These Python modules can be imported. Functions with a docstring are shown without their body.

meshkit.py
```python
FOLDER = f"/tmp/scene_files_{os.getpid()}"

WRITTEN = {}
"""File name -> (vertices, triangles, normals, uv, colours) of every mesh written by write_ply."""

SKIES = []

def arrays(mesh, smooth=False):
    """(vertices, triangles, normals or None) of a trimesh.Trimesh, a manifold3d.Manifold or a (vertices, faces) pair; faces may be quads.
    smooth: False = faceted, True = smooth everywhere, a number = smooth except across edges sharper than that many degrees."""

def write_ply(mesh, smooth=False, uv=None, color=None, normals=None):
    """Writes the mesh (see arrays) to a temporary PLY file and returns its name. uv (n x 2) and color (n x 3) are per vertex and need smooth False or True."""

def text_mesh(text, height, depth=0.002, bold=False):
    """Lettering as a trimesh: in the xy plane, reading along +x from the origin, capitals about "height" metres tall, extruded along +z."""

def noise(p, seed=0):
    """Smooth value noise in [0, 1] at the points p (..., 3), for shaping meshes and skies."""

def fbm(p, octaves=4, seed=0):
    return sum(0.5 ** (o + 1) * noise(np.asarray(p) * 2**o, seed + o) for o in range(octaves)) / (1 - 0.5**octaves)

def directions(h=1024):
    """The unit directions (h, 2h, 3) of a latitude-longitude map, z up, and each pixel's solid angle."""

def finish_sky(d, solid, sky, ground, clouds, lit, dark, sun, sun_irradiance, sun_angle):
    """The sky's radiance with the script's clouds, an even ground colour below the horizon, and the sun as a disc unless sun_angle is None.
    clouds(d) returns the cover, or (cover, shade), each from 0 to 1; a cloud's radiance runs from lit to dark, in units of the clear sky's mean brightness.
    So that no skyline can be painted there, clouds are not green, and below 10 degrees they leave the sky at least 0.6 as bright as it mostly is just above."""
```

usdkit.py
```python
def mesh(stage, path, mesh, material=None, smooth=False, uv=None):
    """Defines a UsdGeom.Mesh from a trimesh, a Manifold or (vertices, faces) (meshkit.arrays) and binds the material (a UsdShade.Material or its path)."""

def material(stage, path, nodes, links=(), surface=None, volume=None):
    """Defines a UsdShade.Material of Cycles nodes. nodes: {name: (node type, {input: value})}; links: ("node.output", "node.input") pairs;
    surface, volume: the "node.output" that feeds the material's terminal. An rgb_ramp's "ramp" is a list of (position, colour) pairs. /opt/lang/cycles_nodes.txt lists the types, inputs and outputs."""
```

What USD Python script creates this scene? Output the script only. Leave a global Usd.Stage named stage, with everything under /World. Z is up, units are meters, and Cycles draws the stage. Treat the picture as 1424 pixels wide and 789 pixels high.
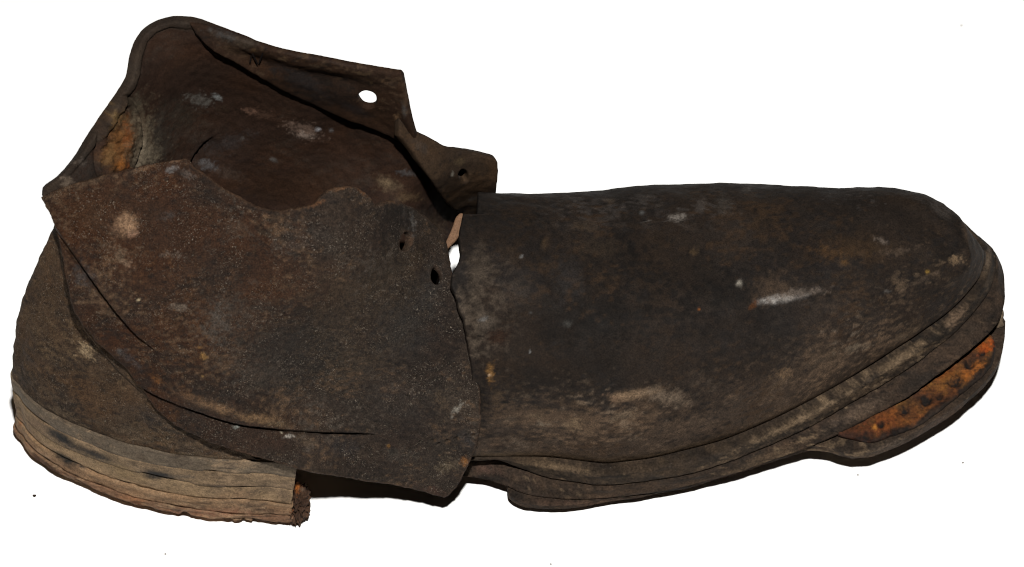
import math
import numpy as np
import trimesh
import shapely
from shapely.geometry import Polygon, LineString, Point
from scipy.interpolate import RBFInterpolator
from scipy.spatial import Delaunay
from pxr import Usd, UsdGeom, UsdLux, UsdShade, Sdf, Gf, Vt
import usdkit
from meshkit import fbm, noise

stage = Usd.Stage.CreateInMemory()
UsdGeom.SetStageUpAxis(stage, UsdGeom.Tokens.z)
UsdGeom.SetStageMetersPerUnit(stage, 1.0)
UsdGeom.Xform.Define(stage, '/World')
RNG = np.random.default_rng(7)

# ------------------------------------------------------------------ camera
PW, PH = 1424.0, 789.0
ELEV, DIST, WIDTH = math.radians(52), 1.45, 1424 / 4580.0
TARGET = np.array([0, 0, .03])
FWD = np.array([0, math.cos(ELEV), -math.sin(ELEV)])
UPV = np.array([0, math.sin(ELEV), math.cos(ELEV)])
RIGHT = np.array([1.0, 0, 0])
CAM = TARGET - FWD * DIST
TX = .5 * WIDTH / DIST
cam = UsdGeom.Camera.Define(stage, '/World/camera')
cam.CreateHorizontalApertureAttr(36.0)
cam.CreateVerticalApertureAttr(36.0 * 567 / 1024)
cam.CreateFocalLengthAttr(18.0 / TX)
cam.CreateFStopAttr(20.0)
cam.CreateFocusDistanceAttr(DIST - .022)
cam.CreateExposureAttr(0.0)
mtx = np.eye(4); mtx[0, :3] = RIGHT; mtx[1, :3] = UPV; mtx[2, :3] = -FWD; mtx[3, :3] = CAM
cam.AddTransformOp().Set(Gf.Matrix4d(*mtx.ravel().tolist()))

# ------------------------------------------------------------------ light: one small flash a little above the camera
LELEV, LAZ, LD = math.radians(66), math.radians(4.0), 1.9
lpos = TARGET + LD * np.array([math.sin(LAZ) * math.cos(LELEV), -math.cos(LAZ) * math.cos(LELEV), math.sin(LELEV)])
flash = UsdLux.DiskLight.Define(stage, '/World/flash')
flash.CreateRadiusAttr(.035)
flash.CreateIntensityAttr(1.0)
flash.CreateNormalizeAttr(True)
FLASH = 16.0
flash.GetIntensityAttr().Set(FLASH)
flash.CreateColorAttr(Gf.Vec3f(1.0, .985, .955))
zl = (lpos - TARGET) / np.linalg.norm(lpos - TARGET)
xl = np.cross([0, 1.0, 0], zl); xl /= np.linalg.norm(xl); yl = np.cross(zl, xl)
mtx = np.eye(4); mtx[0, :3] = xl; mtx[1, :3] = yl; mtx[2, :3] = zl; mtx[3, :3] = lpos
flash.AddTransformOp().Set(Gf.Matrix4d(*mtx.ravel().tolist()))

# ------------------------------------------------------------------ geometry helpers (metres in space, picture units only to find where a point stands)
def rays(px, py):
    px, py = np.asarray(px, float), np.asarray(py, float)
    return FWD + RIGHT * ((px - PW / 2) / (PW / 2) * TX)[..., None] + UPV * ((PH / 2 - py) / (PW / 2) * TX)[..., None]

def at(px, py, z):
    """The point at height z (metres) that stands under that place of the photograph."""
    r = rays(px, py)
    return CAM + r * ((np.asarray(z, float) - CAM[2]) / r[..., 2])[..., None]

def proj(p):
    d = np.asarray(p, float) - CAM
    w = d @ FWD
    return PW / 2 + d @ RIGHT / w / TX * PW / 2, PH / 2 - d @ UPV / w / TX * PW / 2

def lin(c):
    c = np.asarray(c, float) / 255
    return np.where(c < .04045, c / 12.92, ((c + .055) / 1.055) ** 2.4)

EXPO = 1.68          # what a surface facing the flash returns of its own colour
def alb(c, e=EXPO):
    return lin(c) / e

def spline(pts, n=12, closed=False):
    p = np.asarray(pts, float)
    if closed:
        q = np.vstack([p[-1], p, p[0], p[1]])
    else:
        q = np.vstack([2 * p[0] - p[1], p, 2 * p[-1] - p[-2]])
    out = []
    t = np.linspace(0, 1, n, endpoint=False)[:, None]
    for i in range(1, len(q) - 2):
        a, b, c, d = q[i - 1], q[i], q[i + 1], q[i + 2]
        out.append(.5 * (2 * b + (c - a) * t + (2 * a - 5 * b + 4 * c - d) * t * t + (3 * b - a - 3 * c + d) * t ** 3))
    o = np.vstack(out)
    return o if closed else np.vstack([o, p[-1]])

def smoothstep(a, b, x):
    t = np.clip((x - a) / (b - a), 0, 1)
    return t * t * (3 - 2 * t)

def resample(p, step, closed=False):
    ls = LineString(np.vstack([p, p[:1]]) if closed else p)
    n = max(2, int(round(ls.length / step)))
    s = np.linspace(0, ls.length, n, endpoint=False) if closed else np.linspace(0, ls.length, n + 1)
    return np.array([ls.interpolate(x).coords[0] for x in s])

def line_dist(px, py, pts):
    """Signed distance (positive above/right when the line runs rightwards) and fraction along."""
    p = np.asarray(pts, float)
    seg = p[1:] - p[:-1]
    L = np.linalg.norm(seg, axis=1)
    cum = np.concatenate([[0], np.cumsum(L)])
    q = np.stack([px, py], -1)
    best, sgn, frac = np.full(len(q), 1e9), np.ones(len(q)), np.zeros(len(q))
    for i in range(len(seg)):
        v = q - p[i]
        t = np.clip(v @ seg[i] / L[i] ** 2, 0, 1)
        w = v - t[:, None] * seg[i]
        d = np.hypot(w[:, 0], w[:, 1])
        m = d < best
        best[m] = d[m]; frac[m] = (cum[i] + t[m] * L[i]) / cum[-1]
        sgn[m] = np.where(seg[i][0] * v[m, 1] - seg[i][1] * v[m, 0] < 0, 1, -1)
    return best * sgn, frac

def normals(v, f):
    n = np.zeros_like(v)
    fn = np.cross(v[f[:, 1]] - v[f[:, 0]], v[f[:, 2]] - v[f[:, 0]])
    for k in range(3):
        np.add.at(n, f[:, k], fn)
    return n / np.maximum(np.linalg.norm(n, axis=1, keepdims=True), 1e-12)

# ------------------------------------------------------------------ colour of worn leather, per point
def mottled(P, palette, scale, seed, contrast=1.6, e=EXPO):
    """A blend of the palette's colours (sRGB as the photo shows them under the flash) from noise in space."""
    c = np.zeros((len(P), 3)); w = np.zeros(len(P))
    for k, (col, weight) in enumerate(palette):
        m = weight * np.exp(contrast * 4 * (fbm(P * scale + 17.3 * k, 5, seed + 11 * k) - .5))
        c += m[:, None] * alb(col, e); w += m
    return c / w[:, None]

def grime(c, P, col, amount, where=1.0, broad=45, fine=(600, 900, 900), seed=0, e=EXPO, soft=1.0):
    """Dust and dirt caught in the grain: broad clouds broken up by fine noise. amount about 0 to 0.25."""
    b = fbm(P * broad, 4, seed) - .5
    f = fbm(P * np.array(fine), 5, seed + 5) - .5
    m = smoothstep(.10 - .12 * soft, .10 + .20 * soft, 1.1 * b * (.5 + .5 * soft) + 1.5 * f / (.4 + .6 * soft) + amount - .16) * where
    m = np.clip(m, 0, 1)[:, None]
    return c * (1 - m) + alb(col, e) * m

def stain(c, P, px, py, blobs, seed=0, e=EXPO):
    """Stains and scuffs of their own shape: (x, y, rx, ry, angle, colour, strength, raggedness)."""
    for k, (x, y, rx, ry, ang, col, s, rag) in enumerate(blobs):
        a = math.radians(ang)
        dx, dy = px - x, py - y
        u, v = (dx * math.cos(a) + dy * math.sin(a)) / rx, (-dx * math.sin(a) + dy * math.cos(a)) / ry
        d = np.hypot(u, v)
        near = d < 1.8
        if not near.any():
            continue
        n1 = fbm(P[near] * 330 + k * 3.1, 4, seed + k) - .5
        n2 = fbm(P[near] * 1250 + k * 1.7, 4, seed + 50 + k) - .5
        soft = smoothstep(-.05, .95, (1 - d[near]) + rag * 2.2 * n1)
        grit = smoothstep(.0, .5, (1 - d[near]) * .75 - .05 + rag * (1.1 * n1 + 2.6 * n2))
        m = s * (soft * (1 - .75 * rag) + grit * .75 * rag) * (1 + 1.5 * n2)
        m = np.clip(m, 0, 1)[:, None]
        c[near] = c[near] * (1 - m) + alb(col, e) * m
    return c

# ------------------------------------------------------------------ materials
def leather(name, rough=.78, spec=.18, bump=.00022, grain=1500, speck=.10, speck_at=.66, lo=.55, hi=1.5, fine=5200):
    nodes = {
        't': ('attribute', {'attribute': 'tint'}),
        'co': ('texture_coordinate', {}),
        'n1': ('noise_texture', {'scale': float(grain), 'detail': 5.0, 'roughness': .68}),
        'r1': ('map_range', {'from_min': .30, 'from_max': .72, 'to_min': lo, 'to_max': hi, 'clamp': True}),
        'mul': ('mix_color', {'blend_type': 'multiply', 'fac': 1.0, 'use_clamp': False}),
        'n2': ('noise_texture', {'scale': grain * .9, 'detail': 3.0, 'roughness': .8, 'distortion': .6}),
        'r2': ('map_range', {'from_min': speck_at, 'from_max': speck_at + .09, 'to_min': 0.0, 'to_max': 1.0, 'clamp': True}),
        'n3': ('noise_texture', {'scale': 130.0, 'detail': 3.0, 'roughness': .6}),
        'r3': ('map_range', {'from_min': .40, 'from_max': .66, 'to_min': 0.0, 'to_max': 1.0, 'clamp': True}),
        'm2': ('math', {'math_type': 'multiply'}),
        'n4': ('noise_texture', {'scale': grain * .28, 'detail': 4.0, 'roughness': .65}),
        'r4': ('map_range', {'from_min': .32, 'from_max': .70, 'to_min': (1.6 + lo) / 2.6, 'to_max': (1.6 + hi) / 2.6, 'clamp': True}),
        'mul2': ('mix_color', {'blend_type': 'multiply', 'fac': 1.0, 'use_clamp': False}),
        'add': ('mix_color', {'blend_type': 'mix', 'b': (speck, speck * .84, speck * .66), 'use_clamp': False}),
        'nb': ('noise_texture', {'scale': float(fine) * .35, 'detail': 6.0, 'roughness': .72}),
        'b': ('bump', {'strength': .8, 'distance': float(bump)}),
        'rr': ('map_range', {'from_min': .3, 'from_max': .7, 'to_min': rough - .12, 'to_max': min(1.0, rough + .15), 'clamp': True}),
        'p': ('principled_bsdf', {'specular_ior_level': float(spec)}),
    }
    links = [('co.object', f'{n}.vector') for n in ('n1', 'n2', 'n3', 'n4', 'nb')]
    links += [('n1.fac', 'r1.value'), ('t.color', 'mul.a'), ('r1.result', 'mul.b'), ('n2.fac', 'r2.value'), ('n3.fac', 'r3.value'),
              ('r2.result', 'm2.value1'), ('r3.result', 'm2.value2'), ('m2.value', 'add.fac'), ('n4.fac', 'r4.value'), ('mul.result', 'mul2.a'), ('r4.result', 'mul2.b'), ('mul2.result', 'add.a'), ('add.result', 'p.base_color'),
              ('nb.fac', 'b.height'), ('b.normal', 'p.normal'), ('n3.fac', 'rr.value'), ('rr.result', 'p.roughness')]
    return usdkit.material(stage, '/World/Looks/' + name, nodes, links, surface='p.BSDF')

M_OUT = leather('coarse_leather', speck=.22, speck_at=.59, lo=.30, hi=2.1, spec=.11, bump=.0004, grain=2300)
M_VAMP = leather('smooth_leather', speck=.06, speck_at=.70, bump=.00022, lo=.46, hi=1.7, grain=2200, spec=.10, rough=.74)
M_IN = leather('lining_leather', speck=.05, speck_at=.70, bump=.00018, lo=.6, hi=1.45, grain=2000, spec=.10)
M_SOLE = leather('sole_leather', speck=.14, speck_at=.66, bump=.0003, lo=.45, hi=1.7, spec=.10)
M_HEEL = leather('stacked_leather', speck=.22, speck_at=.72, bump=.0003, lo=.5, hi=1.55, grain=1900, spec=.10)
M_RUST = leather('rusty_iron', speck=.25, speck_at=.72, bump=.0005, lo=.4, hi=1.7, grain=900)
M_CRUMB = leather('dry_dirt', bump=.0004, speck=.1)
M_GROUND = usdkit.material(stage, '/World/Looks/white_paper', {
    'co': ('texture_coordinate', {}), 'n': ('noise_texture', {'scale': 60.0, 'detail': 6.0}),
    'r': ('rgb_ramp', {'ramp': [(0, (.93, .93, .925)), (1, (.95, .95, .945))]}),
    'p': ('principled_bsdf', {'roughness': .95, 'specular_ior_level': .0})},
    [('co.object', 'n.vector'), ('n.fac', 'r.fac'), ('r.color', 'p.base_color')], surface='p.BSDF')

# ------------------------------------------------------------------ prims
USED = {}
def path_for(name, parent):
    n = USED.get((parent, name), 0); USED[(parent, name)] = n + 1
    return f'{parent}/{name}' + (f'_{n:03d}' if n else '')

def put(name, v, f, mat, parent, tint=None, smooth=True):
    p = path_for(name, parent)
    m = usdkit.mesh(stage, p, (v, f), mat, smooth=smooth)
    if tint is not None:
        UsdGeom.PrimvarsAPI(m).CreatePrimvar('tint', Sdf.ValueTypeNames.Color3fArray, 'vertex').Set(Vt.Vec3fArray.FromNumpy(np.asarray(tint, np.float32)))
    m.CreateDoubleSidedAttr(True)
    return m.GetPrim()

def say(prim, **kw):
    for k, s in kw.items():
        prim.SetCustomDataByKey(k, s)

def sheet(poly, depth, thick, step=2.0, jitter=0.0, holes=(), bulge=None, seed=1, round_px=4.0, smooth_out=True):
    """A piece of leather: outline in picture units, heights by control points (x, y, z mm), its own thickness (mm) behind the face.
    Returns vertices, faces, px, py, edge distance, is_front."""
    out = np.asarray(poly, float)
    out = resample(out, step, True)
    if jitter:
        n = np.stack([fbm(np.c_[out * .09, np.full(len(out), seed)], 4, seed), fbm(np.c_[out * .09, np.full(len(out), seed + 9.)], 4, seed + 5)], 1) - .5
        n += .5 * (np.stack([noise(np.c_[out * .5, np.full(len(out), seed)], seed), noise(np.c_[out * .5, np.full(len(out), seed + 9.)], seed + 5)], 1) - .5)
        out = out + jitter * 2 * n
    P = Polygon(out, [resample(np.asarray(h, float), 1.2, True) for h in holes]).buffer(0)
    if P.geom_type != 'Polygon':
        P = max(P.geoms, key=lambda g: g.area)
    def ring_pts(Q, st):
        gs = getattr(Q, 'geoms', [Q]); o = []
        for g in gs:
            for r in [g.exterior, *g.interiors]:
                o.append(resample(np.array(r.coords)[:-1], st, True))
        return o
    b0 = ring_pts(P, step * .8)
    b1 = ring_pts(P.buffer(-1.3), step * .9)
    b2 = ring_pts(P.buffer(-2.9), step)
    x0, y0, x1, y1 = P.bounds
    gx, gy = np.meshgrid(np.arange(x0, x1, step), np.arange(y0, y1, step * .866))
    gx[1::2] += step / 2
    g = np.stack([gx.ravel(), gy.ravel()], 1) + RNG.uniform(-.12, .12, (gx.size, 2)) * step
    g = g[shapely.contains_xy(P.buffer(-2.9 - step * .6), g[:, 0], g[:, 1])]
    nb = sum(len(r) for r in b0)
    pts = np.vstack(b0 + b1 + b2 + [g])
    tri = Delaunay(pts).simplices
    cen = pts[tri].mean(1)
    tri = tri[shapely.contains_xy(P, cen[:, 0], cen[:, 1])]
    # drop slivers on the rim and make every face look at the camera
    a, b_, c_ = pts[tri[:, 0]], pts[tri[:, 1]], pts[tri[:, 2]]
    ar = (b_[:, 0] - a[:, 0]) * (c_[:, 1] - a[:, 1]) - (b_[:, 1] - a[:, 1]) * (c_[:, 0] - a[:, 0])
    tri[ar > 0] = tri[ar > 0][:, ::-1]
    tri = tri[np.abs(ar) > 1e-6]
    used = np.unique(tri); remap = -np.ones(len(pts), int); remap[used] = np.arange(len(used))
    pts, tri = pts[used], remap[tri]
    d = np.asarray(depth, float)
    z = RBFInterpolator(d[:, :2] / 100, d[:, 2], kernel='thin_plate_spline', smoothing=.05)(pts / 100) * 1e-3
    edge = shapely.distance(P.boundary, shapely.points(pts))
    v = at(pts[:, 0], pts[:, 1], z)
    n = normals(v, tri)
    off = .35e-3 * (fbm(v * 160, 3, seed) - .5) * 2 + .25e-3 * (fbm(v * 520, 4, seed + 3) - .5) * 2
    if bulge is not None:
        off = off + bulge(pts[:, 0], pts[:, 1]) * 1e-3
    r = round_px
    if len(P.interiors):
        hd = np.min([shapely.distance(q_, shapely.points(pts)) for q_ in P.interiors], axis=0)
        edge_r = np.where(hd < 6, np.minimum(edge * 2.6, r), edge)
    else:
        edge_r = edge
    e = np.clip(edge_r, 0, r)
    off = off - (r - np.sqrt(np.maximum(r * r - (r - e) ** 2, 0))) / 4580.0 * .9
    front = v + n * off[:, None]
    n2 = normals(front, tri)
    back = v - n * (thick * 1e-3)
    # the rim: boundary edges of the front joined to the back through a middle ring
    ed = np.sort(np.vstack([tri[:, [0, 1]], tri[:, [1, 2]], tri[:, [2, 0]]]), 1)
    de = np.vstack([tri[:, [0, 1]], tri[:, [1, 2]], tri[:, [2, 0]]])
    key = ed[:, 0].astype(np.int64) * len(pts) + ed[:, 1]
    uq, inv, cnt = np.unique(key, return_inverse=True, return_counts=True)
    bd = de[cnt[inv] == 1]
    N = len(pts)
    F = [tri, tri[:, ::-1] + N, np.c_[bd[:, 0], bd[:, 0] + N, bd[:, 1]], np.c_[bd[:, 1], bd[:, 0] + N, bd[:, 1] + N]]
    V = np.vstack([front, back]); F = np.vstack(F)
    px, py = np.tile(pts[:, 0], 2), np.tile(pts[:, 1], 2)
    return V, F, px, py, np.tile(edge, 2), np.r_[np.ones(N, bool), np.zeros(N, bool)]

def grid_faces(n, m, wrap=False):
    i, j = np.meshgrid(np.arange(n - 1), np.arange(m if wrap else m - 1), indexing='ij')
    j2 = (j + 1) % m
    a, b, c, d = i * m + j, (i + 1) * m + j, (i + 1) * m + j2, i * m + j2
    return np.vstack([np.c_[a.ravel(), b.ravel(), c.ravel()], np.c_[a.ravel(), c.ravel(), d.ravel()]])

def shell(front, back, F):
    """Joins a face and its offset copy along every open edge, with one winding."""
    N = len(front)
    de = np.vstack([F[:, [0, 1]], F[:, [1, 2]], F[:, [2, 0]]])
    se = np.sort(de, 1)
    _, inv, cnt = np.unique(se[:, 0].astype(np.int64) * N + se[:, 1], return_inverse=True, return_counts=True)
    bd = de[cnt[inv] == 1]
    return np.vstack([front, back]), np.vstack([F, F[:, ::-1] + N, np.c_[bd[:, 0], bd[:, 0] + N, bd[:, 1]], np.c_[bd[:, 1], bd[:, 0] + N, bd[:, 1] + N]])

def fix_out(V, F):
    m = trimesh.Trimesh(V, F, process=False)
    if m.volume < 0:
        F = F[:, ::-1]
    return F

# ================================================================== the ground
gs = 3.0
gv, gf = [], None
gx, gy = np.meshgrid(np.linspace(-gs, gs, 25), np.linspace(-gs, gs, 25), indexing='ij')
gv = np.c_[gx.ravel(), gy.ravel(), np.zeros(gx.size)]
gf = grid_faces(25, 25)
if np.cross(gv[gf[0, 1]] - gv[gf[0, 0]], gv[gf[0, 2]] - gv[gf[0, 0]])[2] < 0:
    gf = gf[:, ::-1]
say(put('ground', gv, gf, M_GROUND, '/World'), kind='structure', label='plain white surface under the old shoe', category='ground')

# ================================================================== the shoe
SHOE = '/World/old_shoe'
sx = UsdGeom.Xform.Define(stage, SHOE)
say(sx.GetPrim(), label='worn dark brown leather ankle boot with torn upper and gaping sole', category='shoe')

# ---- curves read off the photograph, near side of the forefoot
S0 = spline([(640, 640), (659, 638.5), (702, 637.5), (763, 638.5), (820, 645), (842, 647), (865, 645), (910, 639), (964, 626), (1011, 613), (1067, 590), (1120, 564), (1181, 530), (1242, 491), (1278, 467), (1315, 440), (1337, 419), (1354, 396), (1363, 374), (1366, 354)], 8)
S0V = S0
S0 = np.vstack([S0, spline([(1366, 354), (1362, 341), (1352, 327)], 6)[1:]])
S1 = spline([(636, 641), (668, 640), (694, 641), (722, 652), (748, 660), (773, 667), (803, 672), (840, 675), (887, 672), (946, 663), (1000, 648), (1045, 631), (1090, 611), (1140, 587), (1181, 563), (1223, 538), (1266, 511), (1315, 475), (1345, 446), (1372, 412), (1383, 385), (1385, 362), (1378, 344), (1364, 331)], 8)
S2 = spline([(636, 663), (671, 668), (702, 676), (740, 691), (800, 696), (860, 692), (932, 682), (1022, 660), (1090, 636), (1121, 625), (1169, 603), (1211, 581), (1266, 551), (1315, 514), (1357, 481), (1385, 453), (1396, 425), (1397, 398), (1394, 375), (1384, 352), (1370, 337)], 8)
S3 = spline([(706, 684), (708, 694), (718, 702), (734, 707), (763, 710), (803, 707), (840, 701), (885, 694), (932, 685), (1022, 661), (1085, 640), (1120, 628), (1150, 630), (1169, 636), (1190, 639), (1220, 634), (1257, 619), (1302, 593), (1333, 572), (1363, 545), (1385, 517), (1395, 484), (1397, 455)], 8)
def zx(pairs):
    a = np.array(pairs, float)
    return lambda px: np.interp(px, a[:, 0], a[:, 1]) * 1e-3
Z0 = zx([(600, 18), (700, 16.5), (850, 16.5), (1000, 18), (1120, 22), (1250, 27), (1340, 31.5), (1400, 33)])
Z1 = zx([(600, 12.5), (700, 11.5), (850, 11), (1000, 13), (1120, 17), (1250, 22), (1340, 27), (1400, 28.5)])
Z2 = zx([(600, 8.5), (700, 6.5), (850, 5.5), (1000, 8), (1120, 12.4), (1250, 17.5), (1340, 21.8), (1400, 23)])
Z3 = zx([(600, 4), (700, 3.5), (850, 3.5), (1000, 5.5), (1120, 9), (1250, 11), (1340, 12.5), (1400, 13)])

def far_side(tip, start, bulge):
    """The hidden far edge of a layer, from the toe's tip back to the waist: x, y in metres."""
    k = np.array([(.135, .026), (.122, .0335), (.10, .0385), (.065, .041), (.03, .040), (-.003, .024), start])
    pts = np.vstack([tip[None], k + np.array([0, bulge])])
    return spline(pts, 10)

def ring_from(curve, zf, start, bulge, n=900, far_z=None):
    p3 = at(curve[:, 0], curve[:, 1], zf(curve[:, 0]))
    f = far_side(p3[-1, :2], np.array(start), bulge)
    # a rounded toe: the last near point leads into the far edge
    far = np.c_[f[1:], np.interp(f[1:, 0], p3[:, 0][np.argsort(p3[:, 0])], p3[:, 2][np.argsort(p3[:, 0])])]
    return p3, far

def slab(rings, mat, parent, name, color, seed, wave=.42e-3, cap_in=.008):
    """A flat layer of leather bounded by closed rings (same count), top to bottom; caps are drawn in towards the middle line."""
    R = [r.copy() for r in rings]
    n = len(R[0])
    def inward(r, d):
        c = r.copy()
        poly = shapely.LinearRing(r[:, :2])
        t = np.roll(r[:, :2], -2, 0) - np.roll(r[:, :2], 2, 0)
        t /= np.maximum(np.linalg.norm(t, axis=1, keepdims=True), 1e-9)
        nn = np.stack([-t[:, 1], t[:, 0]], 1) * (1 if poly.is_ccw else -1)
        c[:, :2] += nn * d
        return c
    rows = [inward(R[0], .006), inward(R[0], .003), inward(R[0], .0012), inward(R[0], .0004)]
    rows[2][:, 2] = R[0][:, 2]; rows[3][:, 2] -= .0001
    k = 6
    for a, b in zip(R[:-1], R[1:]):
        for t in np.linspace(0, 1, k, endpoint=False):
            q = a * (1 - t) + b * t
            if t == 0: q[:, 2] -= .0004
            rows.append(q)
    last = R[-1].copy(); last[:, 2] += .0004
    rows += [last, inward(R[-1], .0005), inward(R[-1], .004)]
    V = np.vstack(rows)
    wob = (fbm(V * np.array([110, 110, 420]), 5, seed) - .5) * 2 + .6 * (fbm(V * np.array([500, 500, 1200]), 3, seed + 2) - .5)
    cx = V[:, :2].mean(0)
    V[:, 2] += wave * (fbm(V * 220, 3, seed + 4) - .5) * 1.2
    nrm = np.c_[V[:, :2] - np.c_[V[:, 0] * .9 + .1 * cx[0], np.full(len(V), cx[1])], np.zeros(len(V))]
    nrm /= np.maximum(np.linalg.norm(nrm, axis=1, keepdims=True), 1e-9)
    side = np.zeros(len(V)); side[4 * n:len(V) - 2 * n] = 1
    V = V + nrm * (wob * wave * 1.6 * side)[:, None]
    F = grid_faces(len(rows), n, True)
    mid = (len(rows) // 2) * n + np.arange(n)
    fm = F[np.isin(F[:, 0], mid)]
    fn_ = np.cross(V[fm[:, 1]] - V[fm[:, 0]], V[fm[:, 2]] - V[fm[:, 0]])
    if (fn_[:, 1] * -(V[fm[:, 0], 1] - np.median(V[:, 1]))).sum() > 0:
        F = F[:, ::-1]
    from scipy.spatial import cKDTree
    for row, up_ in ((0, 1), (len(rows) - 1, -1)):
        ring = V[row * n:(row + 1) * n]
        pg = Polygon(ring[:, :2]).buffer(0)
        pg = max(pg.geoms, key=lambda g: g.area) if hasattr(pg, 'geoms') else pg
        cv, cf = trimesh.creation.triangulate_polygon(pg, engine='earcut')
        _, idx = cKDTree(ring[:, :2]).query(cv)
        cf = idx[cf] + row * n
        w = np.cross(V[cf[:, 1], :2] - V[cf[:, 0], :2], V[cf[:, 2], :2] - V[cf[:, 0], :2])
        cf[w * up_ < 0] = cf[w * up_ < 0][:, ::-1]
        F = np.vstack([F, cf])
    px, py = proj(V)
    return put(name, V, F, mat, parent, color(V, px, py), smooth=True), V, F

def ring3(curve, zf, start, bulge, n=1100):
    near, far = ring_from(curve, zf, start, bulge)
    whole = np.vstack([near, far])
    return whole

def match(r, n):
    s = np.concatenate([[0], np.cumsum(np.linalg.norm(np.diff(np.vstack([r, r[:1]]), axis=0), axis=1))])
    q = np.vstack([r, r[:1]])
    return q, s

def rings_pair(ca, za, cb, zb, start, ba, bb, n_near=700, n_far=260, start_b=None):
    out = []
    for c, z, b, st in ((ca, za, ba, start), (cb, zb, bb, start_b or start)):
        near, far = ring_from(c, z, st, b)
        nr = resample3(near, n_near)
        fr = resample3(np.vstack([near[-1:], far]), n_far)[1:]
        back = resample3(np.vstack([far[-1:], near[:1]]), 40)[1:-1]
        out.append(np.vstack([nr, fr, back]))
    return out

def resample3(p, n):
    s = np.concatenate([[0], np.cumsum(np.linalg.norm(np.diff(p, axis=0), axis=1))])
    t = np.linspace(0, s[-1], n)
    return np.stack([np.interp(t, s, p[:, k]) for k in range(3)], 1)

# ---- colours of the sole layers
def sole_color(palette, blobs, seed, streak=True):
    def f(V, px, py):
        P = V * np.array([.35, .7, 2.2]) if streak else V
        c = mottled(P, palette, 150, seed, 3.6, 1.7)
        c2 = mottled(V, palette, 420, seed + 70, 3.0, 1.7)
        c = .5 * (c + c2)
        st = (130, 600, 900)
        c = grime(c, V, (30, 26, 23), .09, .8, 34, st, seed + 300, 1.3)
        c = grime(c, V, (112, 94, 74), -.02, .75, 40, (300, 700, 900), seed + 310, 1.3)
        return stain(c, V, px, py, blobs, seed, 1.3)
    return f

WELT_PAL = [((64, 53, 43), 1.0), ((42, 36, 31), 1.2), ((88, 72, 56), .5)]
MID_PAL = [((62, 50, 41), 1.0), ((42, 36, 31), 1.1), ((88, 70, 55), .5)]
welt_blobs = [(780, 650, 60, 9, 8, (108, 90, 70), .7, .5), (1100, 590, 120, 7, -27, (112, 94, 74), .6, .6), (1250, 500, 60, 9, -34, (116, 97, 76), .6, .7),
              (1330, 440, 25, 10, -45, (112, 92, 74), .6, .7), (1374, 360, 6, 25, 10, (98, 84, 70), .7, .3), (1215, 525, 22, 9, -32, (38, 33, 30), .6, .6), (950, 645, 60, 8, -14, (50, 42, 36), .5, .6)]
mid_blobs = [(672, 653, 30, 10, 5, (82, 62, 52), .6, .5), (1060, 640, 60, 8, -22, (88, 72, 56), .5, .7), (1190, 575, 60, 10, -30, (96, 80, 66), .6, .8),
             (1110, 615, 30, 5, -25, (120, 100, 78), .5, .8), (1345, 470, 30, 14, -42, (64, 52, 42), .6, .5), (1170, 588, 22, 10, -25, (40, 35, 32), .6, .6), (1280, 530, 25, 10, -34, (44, 38, 33), .6, .6)]
out_blobs = [(820, 700, 120, 7, 0, (84, 64, 52), .5, .5), (1010, 660, 60, 6, -15, (80, 62, 50), .4, .5), (1230, 625, 70, 10, -20, (84, 72, 62), .6, .5), (1300, 590, 60, 8, -35, (80, 68, 60), .6, .5),
             (1394, 480, 6, 40, 5, (56, 46, 38), .6, .4)]

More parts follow.
